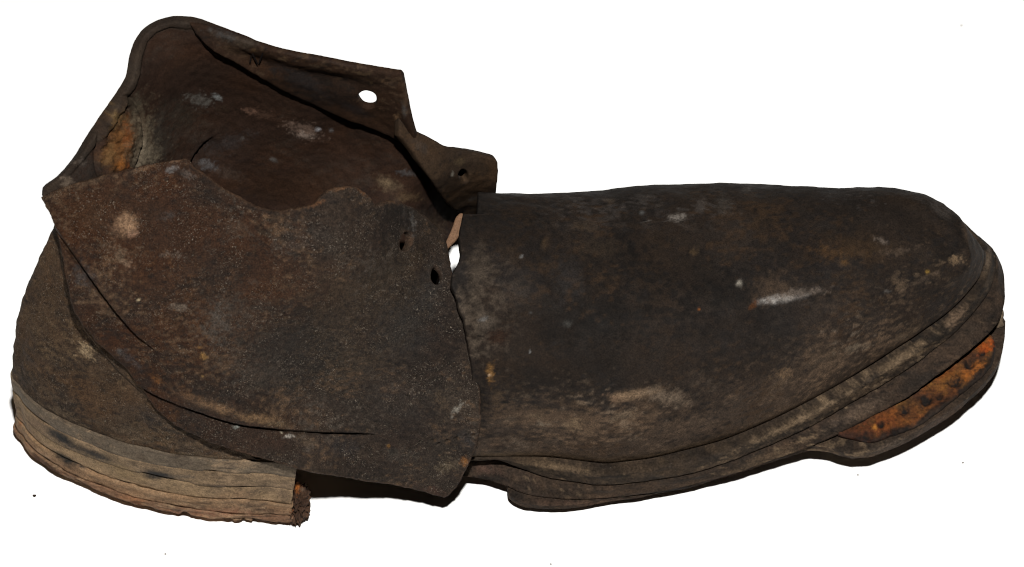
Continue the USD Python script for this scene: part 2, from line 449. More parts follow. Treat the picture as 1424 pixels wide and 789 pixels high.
# welt: its top face shows inside the crack, its edge below
TOP1 = S0.copy()
def between(A, B, t, lift=0):
    n = 320
    a, b = resample(A, LineString(A).length / n), resample(B, LineString(B).length / n)
    m = min(len(a), len(b))
    return a[:m] * (1 - t) + b[:m] * t
E1 = between(S0, S1, .52)
E2 = between(S1, S2, .22)
E2_ = between(S1, S2, .03)
w_ = smoothstep(690, 770, E2[:, 0])[:, None]
E2 = E2 * w_ + E2_ * (1 - w_)
ra, rb = rings_pair(E1, Z0, S1, Z1, (-.025, .002), .001, .001)
rin = ra.copy()
slab([ra, rb], M_SOLE, SHOE, 'welt', sole_color(WELT_PAL, welt_blobs, 31), 31)
Z1b = lambda px: Z1(px) - .0006
ra, rb = rings_pair(E2, Z1b, S2, Z2, (-.030, .002), .0022, .0022)
slab([ra, rb], M_SOLE, SHOE, 'midsole', sole_color(MID_PAL, mid_blobs, 37), 37)
# outsole: follows the midsole, then hangs away from it under the toe
Z3t = zx([(600, 8), (700, 6.2), (850, 5.2), (1000, 7.6), (1110, 11.8), (1160, 13), (1250, 14.5), (1340, 16), (1400, 16.5)])
near_b = at(S3[:, 0], S3[:, 1], Z3(S3[:, 0]))
near_t = near_b.copy(); near_t[:, 2] = Z3t(S3[:, 0])
def shape_ring(near, bulge, start):
    far = far_side(near[-1, :2], np.array(start), bulge)
    o = np.argsort(near[:, 0])
    far3 = np.c_[far[1:], np.interp(far[1:, 0], near[o, 0], near[o, 2])]
    nr = resample3(near, 700); fr = resample3(np.vstack([near[-1:], far3]), 260)[1:]
    bk = resample3(np.vstack([far3[-1:], near[:1]]), 40)[1:-1]
    return np.vstack([nr, fr, bk])
slab([shape_ring(near_t, .001, (-.002, .018)), shape_ring(near_b, .001, (-.002, .018))], M_SOLE, SHOE, 'outsole', sole_color(MID_PAL, out_blobs, 41), 41)

# ================================================================== heel stack
HT = spline([(25, 536), (38, 553), (64, 573), (100, 591), (150, 610), (200, 624), (260, 636), (330, 641), (375, 642), (413, 647)], 10)
def heel_plan(n=420):
    p = at(HT[:, 0], HT[:, 1], .032)
    left = at(17.5, 512, .032)
    near = p[:, :2]
    yc = left[1]
    pts = [tuple(near[-1])] + [tuple(q) for q in near[::-1][1::8]]
    pts += [(left[0], yc)]
    # far half of the heel, mirrored about its own middle line
    w = yc - near[:, 1].min()
    for a in np.linspace(.15, .95, 9):
        pts.append((left[0] + (near[-1, 0] - left[0]) * a * .98, yc + w * .94 * (1 - (1 - a) ** 2.3) ** (1 / 2.3)))
    pts.append((near[-1, 0] - .0005, yc + w * .95))
    return np.array(pts)
hp = spline(heel_plan(), 6)
hp = resample(hp, .00055)
nh_side = len(hp)
br = resample(np.array([hp[-1], hp[0]]), .0011)[1:-1]
hp = np.vstack([hp, br])
hc = hp.mean(0)
HEEL_PALS = [
    ([((84, 74, 62), 1.0), ((64, 56, 48), .7), ((104, 91, 74), .5)], .0320, .0252),
    ([((100, 83, 64), 1.0), ((70, 60, 50), .7), ((122, 102, 78), .7)], .0252, .0186),
    ([((112, 93, 70), 1.0), ((84, 70, 55), .6), ((130, 108, 82), .7)], .0186, .0120),
    ([((118, 94, 70), 1.0), ((90, 70, 52), .6), ((132, 106, 80), .7)], .0120, .0062),
    ([((116, 92, 71), 1.0), ((100, 74, 55), .7), ((76, 57, 44), .5)], .0062, .0026),
]
heel_blobs = [
    (88, 612, 44, 10, 33, (28, 27, 26), 1, .3), (140, 636, 40, 7, 20, (40, 37, 35), .9, .3), (92, 641, 32, 8, 30, (26, 26, 25), 1, .3), (218, 661, 38, 9, 6, (34, 33, 32), 1, .3), (68, 656, 40, 13, 42, (52, 38, 30), 1, .5), (108, 680, 36, 11, 30, (58, 42, 32), 1, .5),
    (84, 607, 30, 7, 33, (30, 29, 28), 1, .2), (128, 630, 34, 6, 22, (40, 37, 35), .9, .3), (90, 638, 24, 6, 30, (26, 26, 25), 1, .2), (112, 648, 18, 3, 28, (45, 40, 36), .7, .5),
    (55, 640, 26, 9, 45, (70, 50, 36), .9, .6), (85, 668, 34, 8, 35, (66, 48, 36), .9, .7), (110, 688, 22, 6, 25, (112, 66, 44), .6, .6), (28, 590, 4, 9, 0, (150, 84, 40), .7, .5),
    (30, 600, 8, 30, -10, (108, 88, 68), .6, .4), (215, 660, 30, 7, 6, (38, 36, 35), 1, .2), (255, 663, 30, 3, 3, (66, 60, 54), .7, .5),
    (330, 690, 40, 12, 0, (126, 100, 76), .5, .5), (370, 677, 30, 12, -8, (78, 66, 54), .5, .5), (350, 703, 22, 5, 0, (66, 52, 42), .7, .6), (395, 690, 16, 22, 0, (74, 60, 48), .6, .5),
    (250, 715, 60, 8, 4, (122, 84, 62), .7, .6), (310, 712, 50, 7, -2, (118, 80, 62), .7, .6), (185, 695, 20, 6, 15, (128, 88, 60), .6, .6), (190, 700, 14, 4, 18, (66, 40, 28), .8, .6),
    (170, 655, 60, 12, 18, (112, 94, 68), .5, .5), (50, 590, 20, 20, 40, (104, 84, 66), .6, .5)]
def heel_color(pal, seed):
    def f(V, px, py):
        c = mottled(V * np.array([.5, .5, 2.0]), pal, 130, 61, 1.5, .84)
        c2 = mottled(V, pal, 500, 67, 1.6, .87)
        c = .6 * c + .4 * c2
        lowz = smoothstep(.014, .003, V[:, 2] + .006 * (fbm(V * 160, 4, 77) - .5))[:, None]
        c = c * (1 - .55 * lowz) + .55 * lowz * alb((104, 76, 58), 1.0)
        c = grime(c, V, (62, 40, 28), -.02, .8 * smoothstep(.013, .006, V[:, 2]), 120, (500, 700, 900), 475, 1.0)
        c = grime(c, V, (58, 48, 40), .06, .75, 60, (420, 600, 1000), 460, 1.0, soft=1.6)
        c = grime(c, V, (140, 117, 92), .05, .7, 60, (500, 700, 1000), 470, 1.0, soft=1.6)
        return stain(c, V, px, py, heel_blobs, 5, 1.0)
    return f
CAPW = 1
heel_x = UsdGeom.Xform.Define(stage, SHOE + '/heel')
for k, (pal, z1, z0) in enumerate(HEEL_PALS):
    m = 9 if k < 4 else 14
    zs = np.linspace(0, 1, m)
    out = .0011 * (k == 4) + .0004 * (k == 3) + .00012 * math.sin(k * 2.1 + .5)
    rows = []
    th = np.arange(len(hp)) / len(hp) * 40
    u = hp - hc; u /= np.linalg.norm(u, axis=1, keepdims=True)
    edge_gap = .0
    arc = np.concatenate([[0], np.cumsum(np.linalg.norm(np.diff(hp, axis=0), axis=1))])
    wav1 = (fbm(np.c_[hp * 60, np.full(len(hp), k)], 3, 3) - .5) * .0026 * (k > 0)
    wav0 = (fbm(np.c_[hp * 60, np.full(len(hp), k + 1)], 3, 3) - .5) * .0026 * (k < 4)
    rag = 0
    if k == 4:
        rag = np.abs(fbm(np.c_[hp * 190, np.full(len(hp), 2.)], 5, 8) - .5) * .0085 - .0008
    gp = lambda q: (q in (0, 5)) * .6 + (.7 if q < 4 else .8) * smoothstep(.53, .66, fbm(np.c_[hp * 75, np.full(len(hp), q * 3.)], 4, 9))
    for t in zs:
        z = (z1 + wav1 - edge_gap * (k > 0)) * (1 - t) + (z0 + wav0 + rag) * t
        z = z - (.00035 * gp(k) * (k > 0) * (1 - t) - .00035 * gp(k + 1) * (k < 4) * t) * .5
        pinch = -.0009 * (smoothstep(.14, 0, t) * (k > 0) * gp(k) + smoothstep(.86, 1, t) * gp(k + 1))
        if k == 4: pinch = -.0008 * smoothstep(.6, 1, t)
        q = np.c_[hp + u * np.broadcast_to(out + pinch, len(hp))[:, None], np.broadcast_to(z, len(hp))]
        fac = (fbm(np.c_[q[:, :2] * 130, q[:, 2:] * 600], 5, 20) - .5) * np.interp(z, [0, .006, .014, .032], [.0050, .0022, .0006, .0004])
        q[:, :2] += u * fac[:, None]
        q[:, 0] -= np.clip((q[:, 0] - at(300, 690, .01)[0]) / .02, 0, 1) * max(.0318 - np.mean(z), 0) / .03 * .0034
        rows.append(q)
    top = rows[0].copy(); top[:, :2] = hc + (top[:, :2] - hc) * .93
    bot = rows[-1].copy(); bot[:, :2] = hc + (bot[:, :2] - hc) * .93; bot[:, :2] = hc + (bot[:, :2] - hc) * .96; bot[:, 2] = .0005 if k == 4 else bot[:, 2]
    rows = [top] + rows + [bot]
    V = np.vstack(rows); n = len(hp)
    F = grid_faces(len(rows), n, True)
    c0, c1 = len(V), len(V) + 1
    V = np.vstack([V, [[*hc, rows[0][:, 2].mean()], [*hc, rows[-1][:, 2].mean()]]])
    i = np.arange(n); j = (i + 1) % n
    F = np.vstack([F, np.c_[np.full(n, c0), j, i][:, ::CAPW], np.c_[np.full(n, c1), (len(rows) - 1) * n + i, (len(rows) - 1) * n + j][:, ::CAPW]])
    if trimesh.Trimesh(V, F, process=False).volume < 0: F = F[:, ::-1]
    px, py = proj(V)
    say_p = put('lift', V, F, M_HEEL, SHOE + '/heel', heel_color(pal, 60 + k)(V, px, py))
    if k == 4:
        say(say_p, label='lowest ragged layer of the heel, reddish brown and crumbling')

# rusty lump of dirt stuck to the front of the heel
lump = trimesh.creation.icosphere(5, 1.0)
lv = np.array(lump.vertices)
lr = 1 + .9 * (fbm(lv * 1.9 + 3, 3, 3) - .5) + 1.1 * (fbm(lv * 5 + 8, 5, 4) - .5)
lv = lv * lr[:, None] * np.array([.0036, .0050, .0062])
lc = at(413, 698, .0072)
lv = lv + lc; lv[:, 2] = np.maximum(lv[:, 2], .0004)
px, py = proj(lv)
c = mottled(lv, [((92, 68, 52), 1.0), ((62, 44, 34), .9), ((112, 80, 56), .6)], 300, 9, 2.0)
c = stain(c, lv, px, py, [(414, 680, 6, 11, 12, (176, 104, 46), .95, .6), (420, 681, 5, 6, 0, (140, 116, 96), .8, .6), (402, 712, 9, 5, -15, (150, 90, 50), .8, .7), (397, 708, 7, 4, 20, (150, 126, 108), .8, .5)], 3)
say(put('dirt_clump', lv, np.array(lump.faces), M_CRUMB, SHOE + '/heel', c), label='rusty lump of dirt stuck to the front edge of the heel')

# ================================================================== heel counter: the back of the upper, wrapped round the heel
left0 = at(18, 515, .032)
nlev = 110
ringc = hp[:nh_side][::-1]                       # far end of the heel, round the back, to the near end
arc = np.concatenate([[0], np.cumsum(np.linalg.norm(np.diff(ringc, axis=0), axis=1))])
leftpx = np.array([(560, 16.5), (530, 17), (515, 17.5), (480, 19), (450, 22), (415, 30.5), (380, 44), (345, 60), (318, 73), (300, 81)])[::-1]
x_l = ringc[:, 0].min()
far_mask = np.arange(len(ringc)) < np.argmin(ringc[:, 0])
ztop = np.where(far_mask, np.interp(ringc[:, 0] - x_l, [0, .03, .09], [.0885, .060, .050]), np.interp(ringc[:, 0] - x_l, [0, .012, .03, .05, .066, .074, .10], [.0885, .084, .066, .049, .038, .0325, .032]))
rows = []
for t_ in np.linspace(0, 1, nlev):
    z = .0312 + (ztop - .0312) * t_
    t = (z - .032) / .0545
    yc = left0[1] + t * .0125
    _, ypx = proj(np.c_[np.full(len(z), -.15), yc, z])
    XL = at(np.interp(ypx, leftpx[:, 0], leftpx[:, 1]), ypx, z)[:, 0]
    k = 1 - .30 * np.maximum(t, 0) ** 1.1
    X = XL + (ringc[:, 0] - x_l) * (1 - .04 * t)
    Y = yc + (ringc[:, 1] - left0[1]) * k
    rows.append(np.c_[X, Y, z])
n = len(ringc)
G = np.vstack(rows)
F = grid_faces(nlev, n)
nn = normals(G, F)
if (nn[G[:, 1] < left0[1] - .02] @ np.array([0, -1, 0])).mean() < 0:
    F = F[:, ::-1]; nn = -nn
px, py = proj(G)
off = .4e-3 * (fbm(G * 130, 3, 3) - .5) * 2 + .25e-3 * (fbm(G * 520, 3, 5) - .5) * 2
zrel = (G[:, 2] - .0312) / .001
off -= .0009 * np.exp(-(zrel / .9) ** 2)                       # the lower lip turns in over the heel
dl, fr = line_dist(px, py, [(84, 330), (92, 400), (120, 460), (160, 510), (205, 552), (250, 580)])
off += .0011 * smoothstep(-2.0, 2.0, dl) * np.exp(-(dl / 60) ** 2) * smoothstep(1.0, .7, fr)
FR = G + nn * off[:, None]
BK = G - nn * .0024
V, F = shell(FR, BK, F)
px, py = proj(V)
c = mottled(V, [((66, 48, 32), 1.0), ((44, 34, 25), .8), ((52, 45, 38), .6), ((80, 62, 44), .35)], 110, 81, 2.0, 1.35)
c = grime(c, V, (92, 74, 54), .03, .7, 70, (700, 900, 900), 241)
c = grime(c, V, (34, 29, 25), .08, .7, 60, (600, 800, 800), 243)
dh, _ = line_dist(px, py, HT)
c = grime(c, V, (86, 72, 56), .12, .8 * smoothstep(46, 4, np.abs(dh)), 60, (400, 700, 700), 245)
c = stain(c, V, px, py, [(118, 485, 16, 13, 40, (138, 118, 92), .8, .9), (120, 378, 22, 30, -35, (66, 60, 56), .7, .6), (60, 430, 34, 70, 15, (66, 50, 35), .6, .4),
    (100, 350, 12, 30, -30, (54, 48, 44), .6, .5), (180, 600, 70, 14, 16, (78, 66, 52), .5, .6), (290, 625, 70, 12, 6, (66, 54, 44), .5, .5), (210, 580, 60, 16, 28, (50, 45, 41), .6, .5), (300, 612, 40, 8, 12, (72, 58, 46), .5, .5)], 11)
say(put('heel_counter', V, F, M_OUT, SHOE, c), label='stiff rounded back piece above the heel')

# ================================================================== vamp: the toe half of the upper
s03 = at(S0V[:, 0], S0V[:, 1], Z0(S0V[:, 0]) + .0006)
o = np.argsort(s03[:, 0]); s03 = s03[o]
TOPX = np.array([(560, 262), (648, 267), (690, 268), (760, 270), (800, 268), (860, 263), (900, 259), (960, 255), (1030, 254.5), (1090, 257), (1150, 260), (1200, 261), (1245, 263.5), (1285, 271), (1312, 284), (1335, 303), (1350, 324), (1357, 336), (1362, 346), (1366, 354)], float)
def top_of(x):
    return np.interp(x, TOPX[:, 0], TOPX[:, 1])
Htab = np.array([(-.03, .060), (0, .056), (.03, .049), (.06, .041), (.09, .034), (.11, .029), (.125, .0235), (.134, .019), (.139, .0145), (.1425, .0095), (.1445, .0035)])
XT = s03[-1, 0]
Htab[:, 0] *= 1; 
def hgt(x):
    tip = XT
    hh = np.interp(x, Htab[:-3, 0], Htab[:-3, 1])
    r = np.clip((tip - x) / .017, 0, 1)
    return np.minimum(hh, .0235 * np.sqrt(1 - (1 - r) ** 2) + .0008) if x > tip - .017 else hh
X0 = at(618, 640, .018)[0]
q = 1 - np.cos(np.linspace(0, math.pi / 2, 420))
xs = np.r_[X0 + (XT - X0) * (1 - (1 - np.linspace(0, 1, 470)) ** 1.6)]
XE = XT - .0007
xs = xs[xs < XE]
TH = np.linspace(0, 1, 240)
def section(x, a, yn, zw, h):
    th = math.pi * TH
    e = .78                                   # squarish shoulders
    cs, sn = np.cos(th), np.sin(th)
    y = yn + a - a * np.sign(cs) * np.abs(cs) ** e
    z = zw + h * np.abs(sn) ** .92
    return np.c_[np.full(len(th), x), y, z]
secs = []
a_prev = .04
for x in xs:
    yn = np.interp(x, s03[:, 0], s03[:, 1]); zw = np.interp(x, s03[:, 0], s03[:, 2])
    h = hgt(x)
    lo, hi = .0002, .075
    hmax = h
    for _ in range(26):
        a = .5 * (lo + hi)
        h = min(hmax, 1.9 * a + .0012)
        s = section(x, a, yn, zw, h)
        px, py = proj(s)
        k = np.argmin(py)
        if py[k] > top_of(px[k]): lo = a
        else: hi = a
    secs.append((x, a, yn, zw, h))
secs = np.array(secs)
# even out the widths a little so the far side stays fair
from scipy.ndimage import gaussian_filter1d
sa = gaussian_filter1d(secs[:, 1], 5)
blend = smoothstep(XT - .014, XT - .028, secs[:, 0])
secs[:, 1] = secs[:, 1] * (1 - blend) + sa * blend
x1, a1, y1, z1, h1 = secs[-1]
ends = []
for s_ in np.linspace(0, math.pi / 2, 36)[1:-1]:
    f = math.cos(s_) ** .85
    yc_ = (y1 + a1) + (s03[-1, 1] - (y1 + a1)) * (1 - math.cos(s_)) * .6
    ends.append((x1 + (XT - x1) * math.sin(s_), a1 * f, yc_ - a1 * f, z1, h1 * math.cos(s_) ** .7))
secs = np.vstack([secs, ends])
G = np.vstack([section(*s_) for s_ in secs])
n, m = len(secs), len(TH)
# the tip closes in one point of the welt
G = np.vstack([G, np.tile(G[-m:].mean(0), (m, 1))]); n += 1
F = grid_faces(n, m)
nn = normals(G, F)
if nn[(n // 2) * m + m // 2][2] < 0:
    F = F[:, ::-1]; nn = -nn
px, py = proj(G)
tt = np.tile(TH, n)
ii = np.repeat(np.arange(n), m)
keep_edge = smoothstep(0, .05, tt) * smoothstep(1, .95, tt)
off = (2.2e-3 * (fbm(G * 34, 2, 13) - .5) + 1.3e-3 * (fbm(G * np.array([95, 55, 55]), 3, 14) - .5) + .5e-3 * (fbm(G * 150, 3, 15) - .5) + .22e-3 * (fbm(G * 600, 3, 16) - .5)) * keep_edge
# crease across the instep by the torn edge, dent beside it
off += -1.6e-3 * np.exp(-(((px - 693) / 30) ** 2 + ((py - 478) / 16) ** 2)) + 1.2e-3 * np.exp(-(((px - 672) / 16) ** 2 + ((py - 455) / 30) ** 2))
dr, fr = line_dist(px, py, spline([(1195, 262), (1262, 280), (1318, 318), (1342, 350), (1338, 372), (1300, 394), (1250, 412)], 6))
off += .9e-3 * np.exp(-(dr / 9.0) ** 2) * smoothstep(0, .2, fr) * smoothstep(1, .75, fr) * keep_edge
dr, fr = line_dist(px, py, [(655, 300), (700, 276), (760, 282)])
off += -.5e-3 * np.exp(-(dr / 4.0) ** 2)
low = tt * math.pi * .04
off -= .0008 * np.exp(-(tt / .012) ** 2)                      # lower lip turns under
FRV = G + nn * off[:, None]
# torn left edge of the vamp, cut to its own line
edge_line = np.array([(240, 651), (268, 648), (285, 646), (310, 641), (330, 638), (352, 640.5), (362, 639), (370, 635), (379, 629), (395, 628), (412, 635), (450, 648), (515, 657), (590, 660), (640, 656), (660, 654)], float)
eline = np.interp(py, edge_line[:, 0], edge_line[:, 1]) + 1.6 * (fbm(np.c_[py * .12, py * 0, py * 0], 4, 2) - .5)
# far half (hidden from above) may not close the slit either
visible = True
sect_far = tt > .55
lim = np.where(sect_far, 664, eline)
ok = px >= lim - 2.0
# slide the first kept column of each line to the torn edge
FRG = FRV.reshape(n, m, 3).copy(); PXG = px.reshape(n, m); LIM = lim.reshape(n, m)
NNG = nn.reshape(n, m, 3)
new, newn = np.empty_like(FRG), np.empty_like(NNG)
for jcol in range(m):
    pxc = PXG[:, jcol]
    i0 = np.argmax(pxc >= LIM[:, jcol])
    src = np.arange(n)
    dst = np.linspace(max(i0 - 1, 0), n - 1, n)
    frac = 0.0
    if i0 > 0:
        frac = (LIM[i0, jcol] - pxc[i0 - 1]) / max(pxc[i0] - pxc[i0 - 1], 1e-9)
        dst = np.linspace(i0 - 1 + min(max(frac, 0), 1), n - 1, n)
    for k in range(3):
        new[:, jcol, k] = np.interp(dst, src, FRG[:, jcol, k]); newn[:, jcol, k] = np.interp(dst, src, NNG[:, jcol, k])
FRV = new.reshape(-1, 3)
ppx, ppy = proj(FRV)
sink = smoothstep(28, 2, ppx - np.interp(ppy, edge_line[:, 0], edge_line[:, 1])) * smoothstep(362, 392, ppy) * smoothstep(640, 596, ppy) * (tt < .5)
FRV = FRV - newn.reshape(-1, 3) * (sink * .0022)[:, None]
nn = normals(FRV, F)
BK = FRV - newn.reshape(-1, 3) * (.0022 * np.clip((XT - .0012 - FRV[:, 0]) / .014, .04, 1))[:, None]
V, F = shell(FRV, BK, F)
px, py = proj(V)
TT = np.tile(tt, 2)
c = mottled(V, [((42, 34, 28), 1.0), ((30, 26, 23), 1.0), ((50, 38, 28), .7), ((54, 47, 42), .4)], 60, 91, 2.2)
dS0, _ = line_dist(px, py, S0)
lowdirt = np.clip(smoothstep(110, 10, np.abs(dS0)) * smoothstep(1290, 1100, px) * (.35 + 1.1 * (fbm(V * 140, 5, 44) - .3)), 0, .85)[:, None] * (TT < .5)[:, None]
c = c * (1 - lowdirt) + mottled(V, [((88, 71, 57), 1), ((66, 54, 44), 1)], 260, 45) * lowdirt
edge_t = np.clip(np.exp(-(np.abs(dS0) / 7) ** 2) * .6 * smoothstep(1250, 900, px) * (TT < .3), 0, 1)[:, None]
c = c * (1 - edge_t) + alb((118, 98, 74)) * edge_t
vamp_blobs = [
    (1088, 415, 40, 8, -7, (176, 170, 164), 1, .4), (1110, 408, 50, 9, -10, (110, 98, 88), .7, .6), (1075, 400, 45, 26, -10, (82, 66, 52), .55, .6), (1028, 394, 6, 7, 0, (150, 142, 130), .85, .5), (1048, 424, 9, 5, -50, (104, 62, 30), .5, .8), (972, 430, 3.2, 2.8, 0, (150, 88, 36), .9, .2),
    (943, 302, 14, 6, 0, (132, 124, 116), .75, .7), (975, 285, 10, 14, 10, (84, 76, 70), .6, .6), (1005, 285, 16, 18, 0, (72, 66, 60), .55, .5), (1040, 263, 16, 7, -15, (86, 80, 74), .6, .6), (903, 308, 5, 3, 0, (110, 104, 98), .6, .5), (966, 350, 7, 5, 0, (88, 70, 48), .45, .8),
    (1160, 350, 46, 12, 4, (84, 60, 36), .6, .7), (1200, 345, 60, 24, 0, (64, 49, 34), .5, .6), (1225, 335, 14, 7, 20, (112, 100, 90), .7, .7), (1250, 350, 30, 8, -5, (86, 72, 60), .5, .8), (1175, 366, 7, 4, 0, (104, 74, 38), .4, .7),
    (1310, 290, 26, 16, 40, (70, 62, 56), .7, .6), (1330, 362, 12, 9, -20, (126, 104, 80), .75, .7), (1344, 325, 7, 30, -15, (80, 66, 54), .6, .4), (1280, 390, 40, 6, -25, (72, 60, 50), .55, .6), (1234, 405, 8, 3, 0, (100, 96, 92), .5, .5), (1290, 378, 4, 4, 0, (140, 110, 50), .7, .4),
    (1185, 485, 30, 8, -12, (112, 98, 82), .6, .9), (1195, 440, 12, 6, 30, (92, 76, 60), .4, .8), (1150, 500, 40, 20, -20, (76, 64, 52), .4, .8),
    (880, 549, 46, 9, -9, (136, 112, 88), .85, .45), (925, 551, 42, 16, 15, (116, 100, 84), .75, .55), (855, 556, 16, 8, 20, (120, 96, 76), .6, .8), (868, 578, 26, 8, -20, (116, 100, 82), .55, .9), (800, 590, 12, 12, 0, (122, 102, 80), .7, .9), (753, 590, 12, 6, 25, (128, 114, 98), .75, .8), (744, 578, 12, 5, 0, (100, 84, 66), .6, .8), (712, 582, 14, 7, -15, (92, 78, 64), .6, .8),
    (690, 560, 12, 24, 0, (86, 68, 50), .5, .9), (682, 520, 6, 16, 0, (150, 110, 62), .5, .9), (681, 521.5, 2.5, 2.5, 0, (200, 170, 140), .9, .2), (724, 617, 20, 9, 0, (104, 90, 76), .5, .9), (950, 590, 60, 16, -14, (86, 70, 56), .5, .8), (1080, 535, 36, 14, -35, (92, 76, 60), .5, .9), (1090, 520, 12, 8, 0, (120, 96, 72), .5, .9),
    (668, 370, 22, 40, 0, (72, 62, 52), .55, .6), (662, 400, 18, 50, 5, (76, 66, 56), .5, .7), (676, 450, 20, 16, -30, (84, 74, 64), .6, .8), (672, 444, 9, 4, -25, (120, 118, 116), .6, .6), (692, 468, 26, 14, -15, (52, 34, 24), .7, .4), (725, 357, 3, 2.5, 0, (140, 140, 138), .8, .3),
    (757, 340, 8, 8, 0, (84, 66, 46), .5, .6), (810, 315, 20, 9, 10, (72, 60, 48), .55, .7), (848, 280, 12, 5, 20, (82, 70, 58), .55, .7), (893, 296, 5, 4, 0, (108, 108, 106), .6, .4), (830, 345, 40, 18, 0, (58, 48, 38), .5, .7), (655, 275, 6, 5, 0, (86, 86, 88), .6, .4), (790, 390, 30, 40, 0, (52, 48, 46), .45, .6),
    (738, 435, 4, 3, 0, (90, 90, 88), .5, .4), (790, 450, 8, 7, 0, (80, 78, 74), .5, .6), (1020, 470, 200, 60, -10, (38, 33, 30), .45, .4), (1130, 300, 60, 30, 0, (34, 29, 26), .4, .4), (737, 489, 2, 2, 0, (150, 150, 148), .8, .2), (1262, 465, 36, 9, -35, (90, 74, 58), .5, .9), (1300, 430, 36, 18, -40, (44, 39, 36), .5, .6)]
sm = (480, 850, 850)
c = grime(c, V, (26, 23, 21), .10, .8, 30, sm, 201, soft=1.15)
c = grime(c, V, (64, 48, 34), .04, .7 * smoothstep(640, 800, px), 40, sm, 203, soft=1.15)
c = grime(c, V, (92, 76, 60), .03, .75 * smoothstep(1150, 1260, px) * smoothstep(250, 330, py), 60, sm, 205, soft=1.15)
c = grime(c, V, (92, 80, 68), .06, .75 * smoothstep(745, 650, px) * smoothstep(330, 370, py), 60, (700, 800, 800), 207, soft=1.15)
c = grime(c, V, (126, 108, 90), .0, .8 * np.exp(-((px - 860) / 130) ** 2 - ((py - 570) / 40) ** 2), 90, (600, 900, 900), 208)
c = grime(c, V, (110, 96, 82), -.04, .7 * np.exp(-((px - 1190) / 90) ** 2 - ((py - 470) / 60) ** 2), 90, (600, 900, 900), 210)
c = grime(c, V, (88, 70, 54), -.02, .7 * np.exp(-((px - 1230) / 90) ** 2 - ((py - 345) / 40) ** 2), 80, (500, 900, 900), 212)
c = grime(c, V, (104, 84, 66), .07, .75 * smoothstep(140, 20, np.abs(dS0)) * (TT < .5) * smoothstep(1330, 1200, px), 55, sm, 209, soft=1.15)
c = grime(c, V, (80, 74, 70), -.03, .6 * smoothstep(340, 270, py), 50, sm, 211, soft=1.15)
c = grime(c, V, (34, 30, 28), .06, .8 * smoothstep(20, 45, np.abs(dS0)), 70, sm, 213, soft=1.15)
c = stain(c, V, px, py, vamp_blobs, 21)
say(put('vamp', V, F, M_VAMP, SHOE, c), label='long dark toe section of the upper with pale scuffs')

# ================================================================== lining: the inside of the far side and the back
LIN = spline([(58, 273), (84, 245), (111, 214), (150, 160), (178, 118), (184, 100), (187, 78), (196, 54), (212, 38), (235, 29.5), (258, 29), (280, 34), (320, 50), (350, 62), (400, 90), (450, 130), (505, 161), (545, 188), (600, 225), (640, 226), (660, 245), (658, 275), (643, 298), (634, 312), (626, 330), (619, 352), (612, 380), (590, 420), (480, 430), (350, 420), (240, 350), (150, 330), (95, 305)], 5, True)
LD_ = [(58, 273, 95), (111, 214, 101), (150, 160, 106), (184, 100, 111), (200, 50, 116), (235, 30, 118), (280, 34, 117), (350, 62, 111), (430, 95, 102), (520, 150, 86), (560, 200, 72), (600, 240, 62), (645, 245, 54), (640, 295, 30), (630, 312, 28), (612, 380, 40), (590, 420, 34),
       (100, 280, 93), (130, 250, 95), (165, 197, 94), (172, 222, 91), (205, 190, 88), (258, 222, 70), (300, 160, 79), (250, 110, 99), (215, 80, 110), (300, 80, 104), (390, 293, 44), (390, 200, 70), (390, 130, 91), (350, 420, 20), (480, 430, 22), (480, 290, 50), (480, 200, 68), (540, 270, 56), (300, 270, 54), (240, 350, 40), (150, 330, 58), (560, 300, 52)]
rim_line = [(58, 273), (84, 245), (111, 214), (150, 160), (178, 118), (184, 100), (187, 78), (196, 54), (212, 38), (235, 29.5), (280, 34), (330, 52)]
fold_line = [(262, 232), (272, 216), (284, 201), (302, 186)]
def lin_bulge(px, py):
    d, fr = line_dist(px, py, rim_line)
    d = np.abs(d)
    w = 9.5 - 2 * smoothstep(.55, .75, fr)
    b = 1.0 * smoothstep(w + 1.5, w - 1.5, d) * smoothstep(.06, .2, fr) * smoothstep(1.0, .7, fr)
    u = ((px - 166) * math.cos(.15) + (py - 198) * math.sin(.15)) / 31
    v = (-(px - 166) * math.sin(.15) + (py - 198) * math.cos(.15)) / 62
    r = np.hypot(u, v)
    b += 1.6 * np.sqrt(np.clip(1 - r * r, 0, 1)) + 2.4 * smoothstep(1, .85, r) * (fbm(np.c_[px * .12, py * .12, px * 0], 5, 6) - .5) - .9 * np.exp(-((r - 1.04) / .06) ** 2)
    d2, f2 = line_dist(px, py, fold_line)
    b += -2.2 * smoothstep(-1.2, 1.5, -d2) * np.exp(-np.abs(d2) / 26) * smoothstep(1.0, .6, f2) * smoothstep(-.1, .05, f2)
    return b
V, F, px, py, ed_, front = sheet(LIN, LD_, 2.4, 2.0, .5, bulge=lin_bulge, seed=3)
c = mottled(V, [((50, 35, 27), 1.0), ((40, 29, 23), 1.0), ((60, 39, 26), .7)], 80, 101, 1.8, 1.35)
d_rim, fr = line_dist(px, py, rim_line)
mk = (smoothstep(13, 8, np.abs(d_rim)) * smoothstep(1, .8, fr) * (.55 + .6 * fbm(V * 300, 4, 4)))[:, None].clip(0, 1)
c = c * (1 - mk) + mottled(V, [((68, 57, 47), 1), ((48, 40, 34), 1)], 260, 46) * mk
